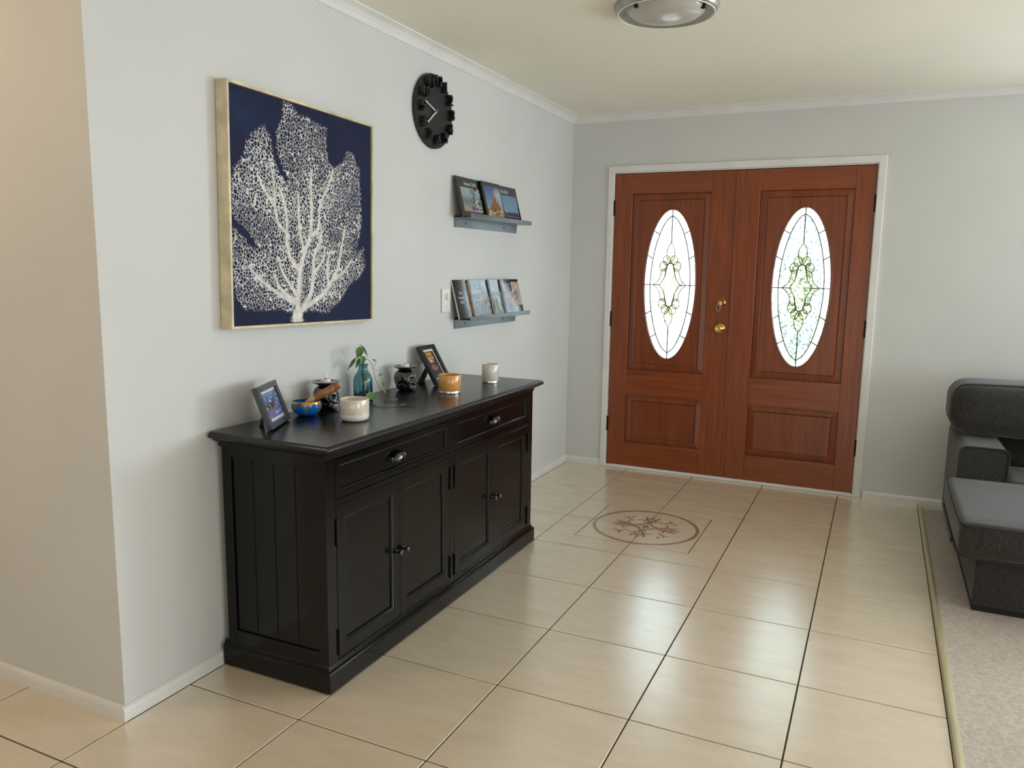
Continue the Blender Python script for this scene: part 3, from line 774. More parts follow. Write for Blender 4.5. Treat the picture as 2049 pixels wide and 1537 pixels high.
def cov_temple(u, v):
    c = grad(v, (150, 170, 196), (38, 82, 134)); c = mixc(c, elm(u, v, 0.80, 0.75, 0.22, 0.16, 1.2)*0.8, (190, 190, 200)); c = mixc(c, elm(u, v, 0.9, 0.55, 0.2, 0.2, 1.3)*0.7, (170, 176, 184))
    n = vnoise(u, v, 26, 4); ht = 0.28+0.46*np.clip(1-np.abs(u-0.52)/0.36, 0, 1)*(0.82+0.3*np.abs(np.sin(u*34)))
    m = (v < ht).astype(float); c = mixc(c, m, (146, 88, 48)); c = mixc(c, m*(n > 0.55), (196, 146, 88)); c = mixc(c, m*(np.abs(np.sin(u*30)) > 0.9), (74, 30, 24))
    m2 = (v < 0.27).astype(float); c = mixc(c, m2, (112, 96, 54)); c = mixc(c, m2*(n > 0.6), (222, 192, 140)); return mixc(c, m2*(n < 0.35), (52, 62, 34))
def cov_sky(u, v):
    c = grad(v, (132, 160, 178), (92, 138, 176)); ht = 0.14+0.12*np.abs(np.sin(u*22+1))*vnoise(u, v*0, 12, 6)+0.05
    c = mixc(c, (v < ht).astype(float), (44, 66, 112)); return mixc(c, (v < 0.07).astype(float), (120, 112, 128))
def cov_people(seed, pal):
    def f(u, v):
        n = vnoise(u, v, 7, seed); c = grad(n, pal[0], pal[1]); n2 = vnoise(u, v, 11, seed+1)
        c = mixc(c, elm(u, v, 0.38, 0.40, 0.26, 0.42, 0.5), pal[2]); c = mixc(c, elm(u, v, 0.40, 0.80, 0.14, 0.13, 0.4), (190, 140, 112))
        return mixc(c, (n2 > 0.66)*0.8, pal[3])
    return f
def cov_bw(u, v):
    c = grad(vnoise(u, v, 8, 21), (70, 74, 76), (128, 132, 130)); c = mixc(c, elm(u, v, 0.55, 0.55, 0.3, 0.45, 0.6), (44, 46, 50))
    return mixc(c, (np.abs(u-0.45-0.25*(0.8-v)-0.06*np.sin(v*12)) < 0.06)*(v > 0.2)*(v < 0.85), (214, 206, 186))
def text_obj(name, body, size, parent, loc, mat_, extrude=0.0, offset=0.0, align='CENTER', sx=1.0):
    """text turned to lie in the local YZ plane facing +x, as a mesh"""
    cu = bpy.data.curves.new(name, 'FONT'); cu.body = body; cu.size = size; cu.align_x = align; cu.align_y = 'CENTER'
    cu.extrude = extrude; cu.offset = offset; cu.resolution_u = 4
    tmp = bpy.data.objects.new(name, cu); COL.objects.link(tmp)
    dg = bpy.context.evaluated_depsgraph_get(); me = bpy.data.meshes.new_from_object(tmp.evaluated_get(dg))
    bpy.data.objects.remove(tmp, do_unlink=True)
    R = Matrix(((0, 0, 1, loc[0]), (sx, 0, 0, loc[1]), (0, 1, 0, loc[2]), (0, 0, 0, 1)))
    me.transform(R); me.name = name; me.materials.clear()
    return link_mesh(name, me, mat_, parent, world=False)

# ------------------------------------------------------------------ canvas of the white sea fan
PW = 0.812
art = thing('framed_canvas', 'large square canvas of a white sea fan on navy, in a pale gold frame', 'painting', (0.0, 0.862, 1.576), (-0.019, 0, 0))
h_ = PW/2; fw = 0.010; fd = 0.052
for lo, hi in (((0.002, -h_, -h_), (fd, -h_+fw, h_)), ((0.002, h_-fw, -h_), (fd, h_, h_)), ((0.002, -h_+fw, -h_), (fd, h_-fw, -h_+fw)), ((0.002, -h_+fw, h_-fw), (fd, h_-fw, h_))):
    obj('frame_rail', nbox(lo, hi, 0.0012, 1), M_champ, art, world=False)
obj('canvas_backing', nbox((0.004, -h_+fw, -h_+fw), (0.040, h_-fw, h_-fw)), M_blackedge, art, world=False)
SIL = [(0.365,0.008),(0.461,0.0),(0.442,0.039),(0.494,0.055),(0.63,0.039),(0.73,0.095),(0.82,0.186),(0.913,0.224),(0.948,0.281),(0.936,0.37),(0.866,0.344),(0.897,0.419),(0.92,0.522),(0.903,0.677),(0.903,0.768),(0.849,0.841),(0.804,0.848),(0.76,0.784),(0.688,0.748),(0.653,0.769),(0.632,0.834),(0.64,0.937),(0.565,0.94),(0.487,0.959),(0.424,0.955),(0.388,0.995),(0.334,0.992),(0.327,0.912),(0.285,0.866),(0.29,0.781),(0.319,0.714),(0.36,0.655),(0.348,0.63),(0.3,0.672),(0.266,0.73),(0.245,0.82),(0.206,0.867),(0.145,0.833),(0.101,0.781),(0.079,0.718),(0.026,0.659),(0.01,0.59),(0.014,0.532),(0.004,0.479),(0.033,0.451),(0.105,0.404),(0.159,0.337),(0.126,0.328),(0.062,0.378),(0.011,0.42),(0.004,0.382),(0.004,0.293),(0.012,0.203),(0.016,0.127),(0.067,0.072),(0.166,0.062),(0.281,0.068),(0.366,0.045),(0.381,0.037)]
BRN = [(0.014,[(0.412,0.006),(0.416,0.09),(0.423,0.166),(0.437,0.25),(0.47,0.335),(0.509,0.413),(0.52,0.507),(0.517,0.633),(0.524,0.717)]),(0.009,[(0.416,0.09),(0.366,0.1),(0.27,0.141),(0.168,0.197),(0.103,0.25)]),(0.007,[(0.404,0.099),(0.33,0.133),(0.282,0.174),(0.26,0.222)]),(0.008,[(0.43,0.242),(0.368,0.298),(0.345,0.387),(0.346,0.485),(0.323,0.563),(0.3,0.608)]),(0.006,[(0.345,0.411),(0.286,0.456),(0.264,0.525),(0.196,0.597),(0.175,0.64)]),(0.006,[(0.467,0.335),(0.438,0.409),(0.426,0.499),(0.427,0.598)]),(0.011,[(0.422,0.04),(0.507,0.132),(0.528,0.227),(0.535,0.313),(0.576,0.375),(0.597,0.445)]),(0.01,[(0.442,0.056),(0.602,0.132),(0.658,0.185),(0.716,0.257),(0.745,0.347),(0.775,0.457)]),(0.007,[(0.687,0.203),(0.775,0.249),(0.835,0.306)]),(0.007,[(0.644,0.176),(0.637,0.273),(0.659,0.344)]),(0.005,[(0.535,0.235),(0.603,0.298),(0.617,0.351)]),(0.006,[(0.512,0.414),(0.569,0.451),(0.583,0.555),(0.646,0.656),(0.688,0.739)]),(0.005,[(0.266,0.526),(0.265,0.62),(0.243,0.711)]),(0.006,[(0.404,0.133),(0.319,0.223),(0.29,0.287)])]
def seg_dist(u, v, a, b):
    ax, ay = a; dx, dy = b[0]-ax, b[1]-ay; L = dx*dx+dy*dy+1e-12
    t = np.clip(((u-ax)*dx+(v-ay)*dy)/L, 0, 1); return np.hypot(u-ax-t*dx, v-ay-t*dy), t
def coral_fields(u, v):
    ins = np.zeros(u.shape, bool); d = np.full(u.shape, 9.0); n = len(SIL)
    for i in range(n):
        (x0, y0), (x1, y1) = SIL[i], SIL[(i+1) % n]
        c = ((y0 > v) != (y1 > v)) & (u < (x1-x0)*(v-y0)/(y1-y0+1e-12)+x0); ins ^= c
        d = np.minimum(d, seg_dist(u, v, SIL[i], SIL[(i+1) % n])[0])
    sd = np.where(ins, d, -d)
    br = np.full(u.shape, 9.0)
    for w, pts in BRN:
        P = [(p.x, p.y) for p in sample([(a, b, 0) for a, b in pts], 4)]; m = len(P)-1
        for i in range(m):
            dd, t = seg_dist(u, v, P[i], P[i+1]); ww = w*(1-0.75*(i+t)/m); br = np.minimum(br, dd-ww)
    foot = seg_dist(u, v, (0.412, -0.02), (0.412, 0.035))[0]-0.030+0.25*np.abs(v-0.0)*0
    br = np.minimum(br, foot)
    return np.stack([np.clip(sd*8+0.5, 0, 1), np.clip(0.5-(br-0.003)*140, 0, 1), np.clip(np.exp(-np.maximum(br, 0)*22), 0, 1)], -1)
def canvas_mat():
    m, nt, b = nodes('painted_sea_fan_canvas')
    a = N(nt, 'ShaderNodeAttribute', attribute_name='Col'); sp = nt.nodes.new('ShaderNodeSeparateColor'); nt.links.new(a.outputs['Color'], sp.inputs[0])
    v = coords(nt)
    nz = N(nt, 'ShaderNodeTexNoise', Scale=26.0, Detail=2.0); nt.links.new(v, nz.inputs['Vector'])
    wv = nt.nodes.new('ShaderNodeVectorMath'); wv.operation = 'SCALE'; wv.inputs['Scale'].default_value = 0.016
    nt.links.new(nz.outputs['Color'], wv.inputs[0])
    av = nt.nodes.new('ShaderNodeVectorMath'); av.operation = 'ADD'; nt.links.new(v, av.inputs[0]); nt.links.new(wv.outputs[0], av.inputs[1])
    mp = nt.nodes.new('ShaderNodeMapping'); mp.inputs['Scale'].default_value = (0.001, 1.0, 0.82); nt.links.new(av.outputs[0], mp.inputs['Vector'])
    vo = nt.nodes.new('ShaderNodeTexVoronoi'); vo.voronoi_dimensions = '3D'; vo.feature = 'DISTANCE_TO_EDGE'; vo.inputs['Scale'].default_value = 92.0
    nt.links.new(mp.outputs[0], vo.inputs['Vector'])
    # threshold: thicker lines near branches, with patchy density
    n2 = N(nt, 'ShaderNodeTexNoise', Scale=9.0, Detail=3.0); nt.links.new(v, n2.inputs['Vector'])
    th = N(nt, 'ShaderNodeMath', operation='MULTIPLY_ADD'); th.inputs[1].default_value = 0.06; th.inputs[2].default_value = -0.015; nt.links.new(sp.outputs[2], th.inputs[0])
    th2 = N(nt, 'ShaderNodeMath', operation='MULTIPLY_ADD'); th2.inputs[1].default_value = 0.15; nt.links.new(n2.outputs['Fac'], th2.inputs[0]); nt.links.new(th.outputs[0], th2.inputs[2])
    df = N(nt, 'ShaderNodeMath', operation='SUBTRACT'); nt.links.new(th2.outputs[0], df.inputs[0]); nt.links.new(vo.outputs['Distance'], df.inputs[1])
    sh = N(nt, 'ShaderNodeMath', operation='MULTIPLY_ADD', ); sh.inputs[1].default_value = 16.0; sh.inputs[2].default_value = 0.35; sh.use_clamp = True; nt.links.new(df.outputs[0], sh.inputs[0])
    # ragged silhouette
    n3 = N(nt, 'ShaderNodeTexNoise', Scale=90.0, Detail=2.0); nt.links.new(v, n3.inputs['Vector'])
    rg = N(nt, 'ShaderNodeMath', operation='MULTIPLY_ADD'); rg.inputs[1].default_value = 0.35; rg.inputs[2].default_value = -0.62; nt.links.new(n3.outputs['Fac'], rg.inputs[0])
    ms = N(nt, 'ShaderNodeMath', operation='ADD'); nt.links.new(sp.outputs[0], ms.inputs[0]); nt.links.new(rg.outputs[0], ms.inputs[1])
    mk = N(nt, 'ShaderNodeMath', operation='MULTIPLY'); mk.inputs[1].default_value = 14.0; mk.use_clamp = True; nt.links.new(ms.outputs[0], mk.inputs[0])
    cm = N(nt, 'ShaderNodeMath', operation='MULTIPLY'); nt.links.new(sh.outputs[0], cm.inputs[0]); nt.links.new(mk.outputs[0], cm.inputs[1])
    mx = N(nt, 'ShaderNodeMath', operation='MAXIMUM'); nt.links.new(cm.outputs[0], mx.inputs[0]); nt.links.new(sp.outputs[1], mx.inputs[1])
    n4 = N(nt, 'ShaderNodeTexNoise', Scale=5.0, Detail=6.0, Roughness=0.7); nt.links.new(v, n4.inputs['Vector'])
    navy = ramp(nt, n4.outputs['Fac'], [(0.3, (20, 22, 52)), (0.55, (23, 31, 64)), (0.75, (26, 48, 84))])
    n5 = N(nt, 'ShaderNodeTexNoise', Scale=40.0, Detail=3.0); nt.links.new(v, n5.inputs['Vector'])
    wht = ramp(nt, n5.outputs['Fac'], [(0.3, (206, 202, 196)), (0.7, (240, 236, 228))])
    fin = N(nt, 'ShaderNodeMix', data_type='RGBA'); nt.links.new(mx.outputs[0], fin.inputs[0]); nt.links.new(navy, fin.inputs[6]); nt.links.new(wht, fin.inputs[7])
    nt.links.new(fin.outputs[2], b.inputs['Base Color']); b.inputs['Roughness'].default_value = 0.7; b.inputs['Specular IOR Level'].default_value = 0.25
    bump(nt, b, mx.outputs[0], 0.25, 0.001)
    return m
cw = PW-2*fw-0.006
picture('painted_canvas', cw, cw, 300, 300, coral_fields, canvas_mat(), art, -cw/2, -cw/2, 0.0445)

# ------------------------------------------------------------------ wall clock
ck = thing('wall_clock', 'round black wall clock with raised numerals and white hands', 'clock', (0.0, 1.822, 2.128))
bm = bmesh.new(); lathe(bm, [(0.166, 0.001), (0.171, 0.004), (0.171, 0.016), (0.168, 0.020), (0.0, 0.020)], 64, (0, 0, 0), 'x', caps=False)
smooth_angle(obj('dial', bm, M_clock, ck, world=False), 30)
for k in range(1, 13):
    a = k*PI/6; rr = 0.136
    ds = str(k); sz = 0.070 if k < 10 else 0.064
    for i, ch in enumerate(ds):
        off = 0 if k < 10 else (-0.0185 if i == 0 else 0.0185)
        text_obj('numeral', ch, sz, ck, (0.034, rr*math.sin(a)+off, rr*math.cos(a)), M_clock, extrude=0.013, offset=0.0008, sx=0.95)
def hand(name, ang, ln, w, x):
    bm = bmesh.new(); s, c = math.sin(ang), math.cos(ang)
    P = [(-0.012, -w), (ln, -w*0.8), (ln, w*0.8), (-0.012, w)]
    prism(bm, [(x, l*s+q*c, l*c-q*s) for l, q in P], (0.002, 0, 0)); obj(name, bm, M_hand, ck, world=False)
hand('hour_hand', math.radians(289), 0.098, 0.0030, 0.026); hand('minute_hand', math.radians(232), 0.132, 0.0028, 0.030)
bm = bmesh.new(); lathe(bm, [(0.006, 0.018), (0.006, 0.034), (0.0, 0.036)], 16, (0, 0, 0), 'x', caps=False); obj('pivot', bm, M_gun, ck, world=False)

# ------------------------------------------------------------------ picture ledges and photo books
def ledge(zb, label):
    s = thing('picture_ledge', label, 'shelf', (0.0, 2.425, zb))
    L = 0.378
    bm = bmesh.new(); n = 6
    pts = [(0.001, -L, 0.0)] + [(0.001, L-0.012+0.012*math.sin(t), 0.012-0.012*math.cos(t)) for t in [PI/2*i/n for i in range(n+1)]] + [(0.001, L, 0.058), (0.001, -L, 0.058)]
    prism(bm, pts, (0.004, 0, 0)); obj('back_plate', bm, M_blackmetal, s, world=False)
    obj('tray', nbox((0.005, -L, 0.046), (0.102, L, 0.0495), 0.0008, 1), M_blackmetal, s, world=False)
    obj('front_lip', nbox((0.1005, -L, 0.046), (0.1045, L-0.004, 0.069), 0.0015, 2), M_blackmetal, s, world=False)
    for y in (-0.26, 0.20):
        bm = bmesh.new(); lathe(bm, [(0.005, 0.005), (0.005, 0.007), (0.0, 0.0085)], 12, (0, y, 0.024), 'x', caps=False); obj('screw', bm, M_gun, s, world=False)
ledge(1.600, 'dark metal picture ledge under the clock, upper of two')
ledge(1.076, 'dark metal picture ledge beside the light switch, lower of two')
def book(y, zb, xb, lean, w, h, label, func, pic, texts, group, t=0.011):
    """photo book leaning back on its lower edge; local x = outwards, y = along the shelf"""
    b = thing('photo_book', label, 'book', (xb, y, zb), (0, -lean, 0), group)
    obj('cover', nbox((0.0, 0.0, 0.0), (t, w, h), 0.0012, 1), M_coverblack, b, world=False)
    e_ = 0.0006 if group == GL else -0.0006
    obj('page_block', nbox((0.002, -e_, 0.003), (t-0.002, w-0.004, h-0.003)), M_pages, b, world=False)
    for i, (px0, px1, pz0, pz1) in enumerate(pic):
        picture('cover_photo', w*(px1-px0), h*(pz1-pz0), 48, 40, func[i], M_print, b, w*px0, h*pz0, t+0.0006)
    for s, ty, tz, sz in texts: text_obj('title', s, sz, b, (t+0.0007, w*ty, h*tz), M_print_white)
    return b
GU, GL = 'photo books on the upper ledge', 'photo books on the lower ledge'
LEAN = 0.245
zt = 1.600+0.0495+0.0005
book(2.020, zt, 0.060, LEAN, 0.272, 0.208, 'black photo book titled Hawaii 2018 with a beach picture, upper ledge', [cov_beach], [(0.10, 0.86, 0.14, 0.74)], [('Hawaii 2018', 0.52, 0.835, 0.026)], GU)
book(2.272, zt, 0.074, LEAN, 0.225, 0.208, 'black photo book with a spired brown temple on its cover, upper ledge', [cov_temple], [(0.08, 0.94, 0.04, 0.90)], [], GU)
book(2.468, zt, 0.060, LEAN, 0.272, 0.208, 'black photo book titled USA 2018 with a pale blue sky picture, upper ledge', [cov_sky], [(0.10, 0.92, 0.14, 0.74)], [('USA-2018', 0.34, 0.835, 0.030)], GU)
zt = 1.076+0.0495+0.0005
book(2.018, zt, 0.046, LEAN, 0.225, 0.208, 'glossy black photo book at the switch end of the lower ledge', [cov_people(41, ((96, 84, 70), (150, 130, 104), (120, 80, 40), (60, 34, 22)))], [(0.58, 0.95, 0.08, 0.90)], [('Our', 0.26, 0.66, 0.020), ('Family', 0.26, 0.54, 0.020), ('2017', 0.26, 0.42, 0.020)], GL)
book(2.172, zt, 0.058, LEAN, 0.225, 0.208, 'black photo book with a large silvery family picture, second on the lower ledge', [cov_people(51, ((90, 96, 104), (140, 140, 136), (110, 112, 122), (60, 50, 48)))], [(0.10, 0.90, 0.04, 0.62)], [('Our Family', 0.42, 0.86, 0.020), ('Year 2019', 0.42, 0.76, 0.020)], GL)
book(2.382, zt, 0.070, LEAN, 0.225, 0.208, 'black photo book with a black and white picture, third on the lower ledge', [cov_bw], [(0.06, 0.60, 0.04, 0.66)], [('Our Family', 0.30, 0.80, 0.016)], GL)
book(2.512, zt, 0.082, LEAN, 0.228, 0.208, 'black photo book with two colour pictures at the far end of the lower ledge', [cov_people(61, ((96, 110, 128), (150, 130, 120), (60, 72, 120), (196, 130, 100))), cov_people(71, ((150, 130, 108), (196, 182, 160), (120, 84, 66), (214, 200, 184)))], [(0.06, 0.50, 0.03, 0.66), (0.54, 0.98, 0.26, 0.92)], [('Our Family', 0.27, 0.85, 0.018), ('2020', 0.27, 0.74, 0.018)], GL)

# ------------------------------------------------------------------ light switch
sw = thing('light_switch', 'white dimmer switch plate on the wall beside the lower ledge', 'switch', (0.0, 1.955, 1.226))
obj('plate', nbox((0.0005, -0.040, -0.059), (0.011, 0.040, 0.059), 0.003, 2), M_white, sw, world=False)
bm = bmesh.new(); lathe(bm, [(0.017, 0.010), (0.016, 0.022), (0.014, 0.024), (0.0, 0.024)], 24, (0, 0.004, 0.020), 'x', caps=False); smooth_angle(obj('dimmer_knob', bm, M_white, sw, world=False), 40)
bm = bmesh.new(); lathe(bm, [(0.008, 0.010), (0.008, 0.015), (0.0, 0.017)], 18, (0, 0.004, -0.030), 'x', caps=False); smooth_angle(obj('push_button', bm, M_white, sw, world=False), 40)

# ------------------------------------------------------------------ ceiling light
cl = thing('ceiling_light', 'round brushed metal ceiling light with frosted glass', 'light', (1.155, 1.70, HC))
bm = bmesh.new(); lathe(bm, [(0.205, -0.001), (0.207, -0.006), (0.199, -0.022), (0.193, -0.030), (0.188, -0.031), (0.178, -0.026), (0.160, -0.014), (0.150, -0.010), (0.0, -0.008)], 72, (0, 0, 0), 'z', caps=False)
smooth_angle(obj('trim_ring', bm, M_alu, cl, world=False), 50)
bm = bmesh.new(); tube(bm, [(0.190*math.cos(2*PI*i/72), 0.190*math.sin(2*PI*i/72), -0.0305) for i in range(72)], 0.0028, 6, closed=True); obj('rim_bead', bm, M_white, cl, world=False)
bm = bmesh.new(); lathe(bm, [(0.152, -0.011), (0.149, -0.024), (0.130, -0.038), (0.090, -0.050), (0.045, -0.056), (0.0, -0.057)], 64, (0, 0, 0), 'z', caps=False)
smooth_angle(obj('glass_dome', bm, mat('frosted_lamp_glass', (196, 190, 180), 0.28, coat=0.3, var=0.01), cl, world=False), 60)
for k in range(3):
    a = k*2*PI/3+2.0; bm = bmesh.new(); box(bm, (0.150*math.cos(a)-0.008, 0.150*math.sin(a)-0.008, -0.032), (0.150*math.cos(a)+0.008, 0.150*math.sin(a)+0.008, -0.010), 0.003, 1); obj('clip', bm, M_groove, cl, world=False)

# ------------------------------------------------------------------ things standing on the sideboard
TZ = TOPZ
def dish(prof_out, wall):      # double-walled lathe profile from an outer profile (bottom to top)
    inn = [(max(0.0, r-wall), h+(wall if i == 0 else 0)) for i, (r, h) in enumerate(prof_out)]
    return prof_out + inn[::-1]
# cream two-tone cup
cup = thing('ceramic_cup', 'wide ceramic candle cup, cream above and white below, at the sideboard front', 'cup', (0.312, 0.766, TZ))
bm = bmesh.new(); lathe(bm, [(0.0, 0.0), (0.036, 0.0), (0.045, 0.003), (0.0505, 0.009), (0.0528, 0.017), (0.053, 0.026)], 48, caps=False); smooth_angle(obj('white_base', bm, M_whiteglaze, cup, world=False), 50)
bm = bmesh.new(); lathe(bm, [(0.053, 0.026), (0.0532, 0.045), (0.053, 0.077), (0.0522, 0.0795), (0.0508, 0.0802), (0.0495, 0.079), (0.0488, 0.075), (0.0488, 0.012), (0.044, 0.006), (0.0, 0.005)], 48, caps=False); smooth_angle(obj('cream_wall', bm, M_cream, cup, world=False), 50)
bm = bmesh.new(); lathe(bm, [(0.0, 0.030), (0.0485, 0.030), (0.0485, 0.048), (0.0, 0.049)], 40, caps=False); obj('wax', bm, M_wax, cup, world=False)
# blue singing bowl
bw = thing('singing_bowl', 'bright blue enamelled singing bowl with gold rim', 'bowl', (0.100, 0.757, TZ))
bm = bmesh.new(); lathe(bm, [(0.0, 0.0), (0.024, 0.0), (0.034, 0.004), (0.046, 0.013), (0.0535, 0.026), (0.0555, 0.036), (0.0540, 0.047)], 48, caps=False); smooth_angle(obj('bowl_body', bm, M_blue, bw, world=False), 60)
bm = bmesh.new(); lathe(bm, [(0.0540, 0.047), (0.0525, 0.0535), (0.0515, 0.0560), (0.0495, 0.0565), (0.0480, 0.055)], 48, caps=False); smooth_angle(obj('gold_rim', bm, M_gold, bw, world=False), 60)
bm = bmesh.new(); lathe(bm, [(0.0480, 0.055), (0.0500, 0.040), (0.048, 0.026), (0.038, 0.013), (0.020, 0.007), (0.0, 0.006)], 48, caps=False); smooth_angle(obj('bowl_inside', bm, M_blue, bw, world=False), 60)
def bowl_r(z): return np.interp(z, [0, 0.004, 0.013, 0.026, 0.036, 0.047], [0.024, 0.034, 0.046, 0.0535, 0.0555, 0.0540])+0.0007
for k in range(6):      # painted scroll motifs
    a0 = k*PI/3-0.92; bm = bmesh.new()
    for pts in ([(0, 0.014), (0.10, 0.022), (0.20, 0.034), (0.12, 0.041)], [(0, 0.014), (-0.10, 0.022), (-0.20, 0.034), (-0.12, 0.041)], [(0.0, 0.010), (0.0, 0.026), (0.0, 0.043)], [(0.07, 0.030), (0.0, 0.036), (-0.07, 0.030)], [(0.30, 0.028), (0.24, 0.036), (0.30, 0.043)]):
        path = sample([(a, z, 0) for a, z in pts], 5)
        tube(bm, [(bowl_r(p.y)*math.cos(a0+p.x), bowl_r(p.y)*math.sin(a0+p.x), p.y) for p in path], 0.0013, 5)
    obj('gold_motif', bm, M_goldpaint, bw, world=False)
# mallet leaning in the bowl
A, B = Vector((0.094, 0.750, TZ+0.043)), Vector((0.178, 0.852, TZ+0.109))
ml = thing('wooden_mallet', 'turned wooden striker leaning out of the blue bowl', 'mallet', tuple(A), (B-A).to_track_quat('Z', 'Y').to_euler())
Lm = (B-A).length
bm = bmesh.new(); lathe(bm, [(0.0, 0.0), (0.005, 0.001), (0.0105, 0.028), (0.0115, 0.044), (0.0, 0.044)], 20, caps=False); smooth_angle(obj('striker_tip', bm, M_woodtip, ml, world=False), 40)
bm = bmesh.new(); lathe(bm, [(0.0, 0.044), (0.0132, 0.044), (0.0142, 0.047), (0.0142, 0.052), (0.0128, 0.0535), (0.0128, 0.056), (0.0142, 0.058), (0.0146, 0.085), (0.0142, Lm-0.026), (0.0128, Lm-0.024), (0.0142, Lm-0.021), (0.0146, Lm-0.010), (0.0138, Lm-0.002), (0.011, Lm), (0.0, Lm)], 24, caps=False); smooth_angle(obj('handle', bm, M_wood, ml, world=False), 35)

# skull tea-light holders
def skull_pt(th, ph):
    """cranium + jaw surface; th polar from top, ph azimuth with 0 = face (+x)"""
    z = math.cos(th); rho = (1-abs(z)**2.5)**(1/2.5)
    if z < 0: rho = (1-abs(z)**5)**(1/5)
    x, y = rho*math.cos(ph), rho*math.sin(ph)
    # cranium ellipsoid; cheeks narrow into a square jaw that stands flat
    k = 1.0 if z > -0.1 else 1.0-0.16*min(1, (-0.1-z)/0.5)
    X, Y, Z = 0.051*x, 0.045*y*k, 0.050+(0.049 if z > 0 else 0.050)*z
    if x > 0 and z < 0: X *= 1.0+0.08*min(1, -z*1.4)
    if x < 0 and z < -0.1: X *= 1-0.20*min(1, (-0.1-z)/0.8)
    # eye sockets and nose pressed in
    for ey, ez, er, dp in ((0.017, 0.054, 0.0115, 0.011), (-0.017, 0.054, 0.0115, 0.011), (0.0, 0.038, 0.0055, 0.005)):
        if x > 0:
            d = math.hypot((Y-ey)/er, (Z-ez)/er)
            if d < 1: X -= dp*(1-d*d)
    if x > 0 and 0.020 < Z < 0.031: X -= 0.0018
    return X, Y, max(Z, 0.0)
def skull_holder(loc, rz, label):
    s = thing('skull_candle_holder', label, 'candle holder', loc, (0, 0, rz), 'skull tea-light holders on the sideboard')
    bm = bmesh.new(); nu, nv = 64, 40; rows = []
    for i in range(nv+1):
        th = 0.02+(PI-0.04)*i/nv; rows.append([bm.verts.new(skull_pt(th, 2*PI*j/nu)) for j in range(nu)])
    for a, b in zip(rows, rows[1:]):
        for j in range(nu): bm.faces.new((a[j], a[(j+1) % nu], b[(j+1) % nu], b[j]))
    bm.faces.new(rows[0][::-1]); bm.faces.new(rows[-1])
    obj('skull', bm, M_skull, s, smooth=True, world=False)
    bm = bmesh.new(); lathe(bm, [(0.018, 0.086), (0.022, 0.093), (0.036, 0.0985), (0.050, 0.1045), (0.0555, 0.1090), (0.0550, 0.1103), (0.048, 0.1070), (0.032, 0.1025), (0.0, 0.1015)], 48, caps=False)
    smooth_angle(obj('dish', bm, M_skull, s, world=False), 50)
    # white line decoration following the surface
    bm = bmesh.new()
    def on(y, z, lift=0.0004):      # front surface point at given y, z by search over azimuth
        p = SKA[np.argmin((SKA[:, 1]-y)**2+(SKA[:, 2]-z)**2)]
        return (p[0]+lift+0.0006, p[1]*1.01, p[2])
    def ring(cy, cz, r, n=14, w=0.0009): tube(bm, [on(cy+r*math.cos(2*PI*i/n), cz+r*math.sin(2*PI*i/n)) for i in range(n)], w, 5, closed=True)
    def line(pts, w=0.0008): tube(bm, [on(y, z) for y, z in pts], w, 5)
    for q in (1, -1):
        ring(q*0.017, 0.054, 0.0125)
        line([(q*0.004, 0.080), (q*0.014, 0.076), (q*0.026, 0.070), (q*0.034, 0.060), (q*0.036, 0.050), (q*0.033, 0.040)])
        line([(q*0.030, 0.034), (q*0.024, 0.022), (q*0.016, 0.010), (q*0.006, 0.004)])
        ring(q*0.024, 0.028, 0.0035, 7)
        for i in range(5): ring(q*(0.004+0.0*i), 0.062+0.004*i, 0.0008, 5, 0.0006)
    line([(-0.004, 0.034), (0.0, 0.043), (0.004, 0.034), (-0.004, 0.034)])
    line([(-0.018, 0.0255), (-0.009, 0.0245), (0.0, 0.024), (0.009, 0.0245), (0.018, 0.0255)]); line([(-0.017, 0.019), (0.0, 0.0175), (0.017, 0.019)]); line([(-0.015, 0.012), (0.0, 0.011), (0.015, 0.012)])
    for i in range(-4, 5): line([(i*0.0042, 0.025), (i*0.0040, 0.012)], 0.0007)
    # beads and loops on the temples and back
    for k in range(26):
        ph = 1.75+(k % 13)*0.21; th = 1.15+0.45*(k//13); p = Vector(skull_pt(th, ph)); c = Vector((0, 0, 0.05)); n_ = (p-c).normalized()
        a_ = n_.cross(Vector((0, 0, 1))).normalized(); b_ = n_.cross(a_)
        tube(bm, [p+n_*0.0004+(a_*math.cos(2*PI*i/8)+b_*math.sin(2*PI*i/8))*0.0032 for i in range(8)], 0.0006, 4, closed=True)
    for sgn in (1, -1):
        for th0 in (0.95, 2.0):
            tube(bm, [Vector(skull_pt(th0+0.12*math.sin(i*0.9), sgn*(1.0+1.6*i/20)))*1.004 for i in range(21)], 0.0007, 4)
        for i in range(9):
            p = Vector(skull_pt(1.25+0.1*math.cos(i), sgn*(1.0+0.09*i))); tube(bm, [p*1.003, p*1.003+Vector((0, 0, 0.003))], 0.001, 5)
    obj('painted_lines', bm, M_skullline, s, world=False)
    return s
SKA = np.array([skull_pt(th, ph) for th in np.linspace(0.2, 3.0, 90) for ph in np.linspace(-1.5, 1.5, 61)])
skull_holder((0.083, 0.893, TZ), 0.05, 'black sugar-skull candle holder behind the wooden mallet')
skull_holder((0.085, 1.452, TZ), 0.05, 'black sugar-skull candle holder beside the leaning black frame')
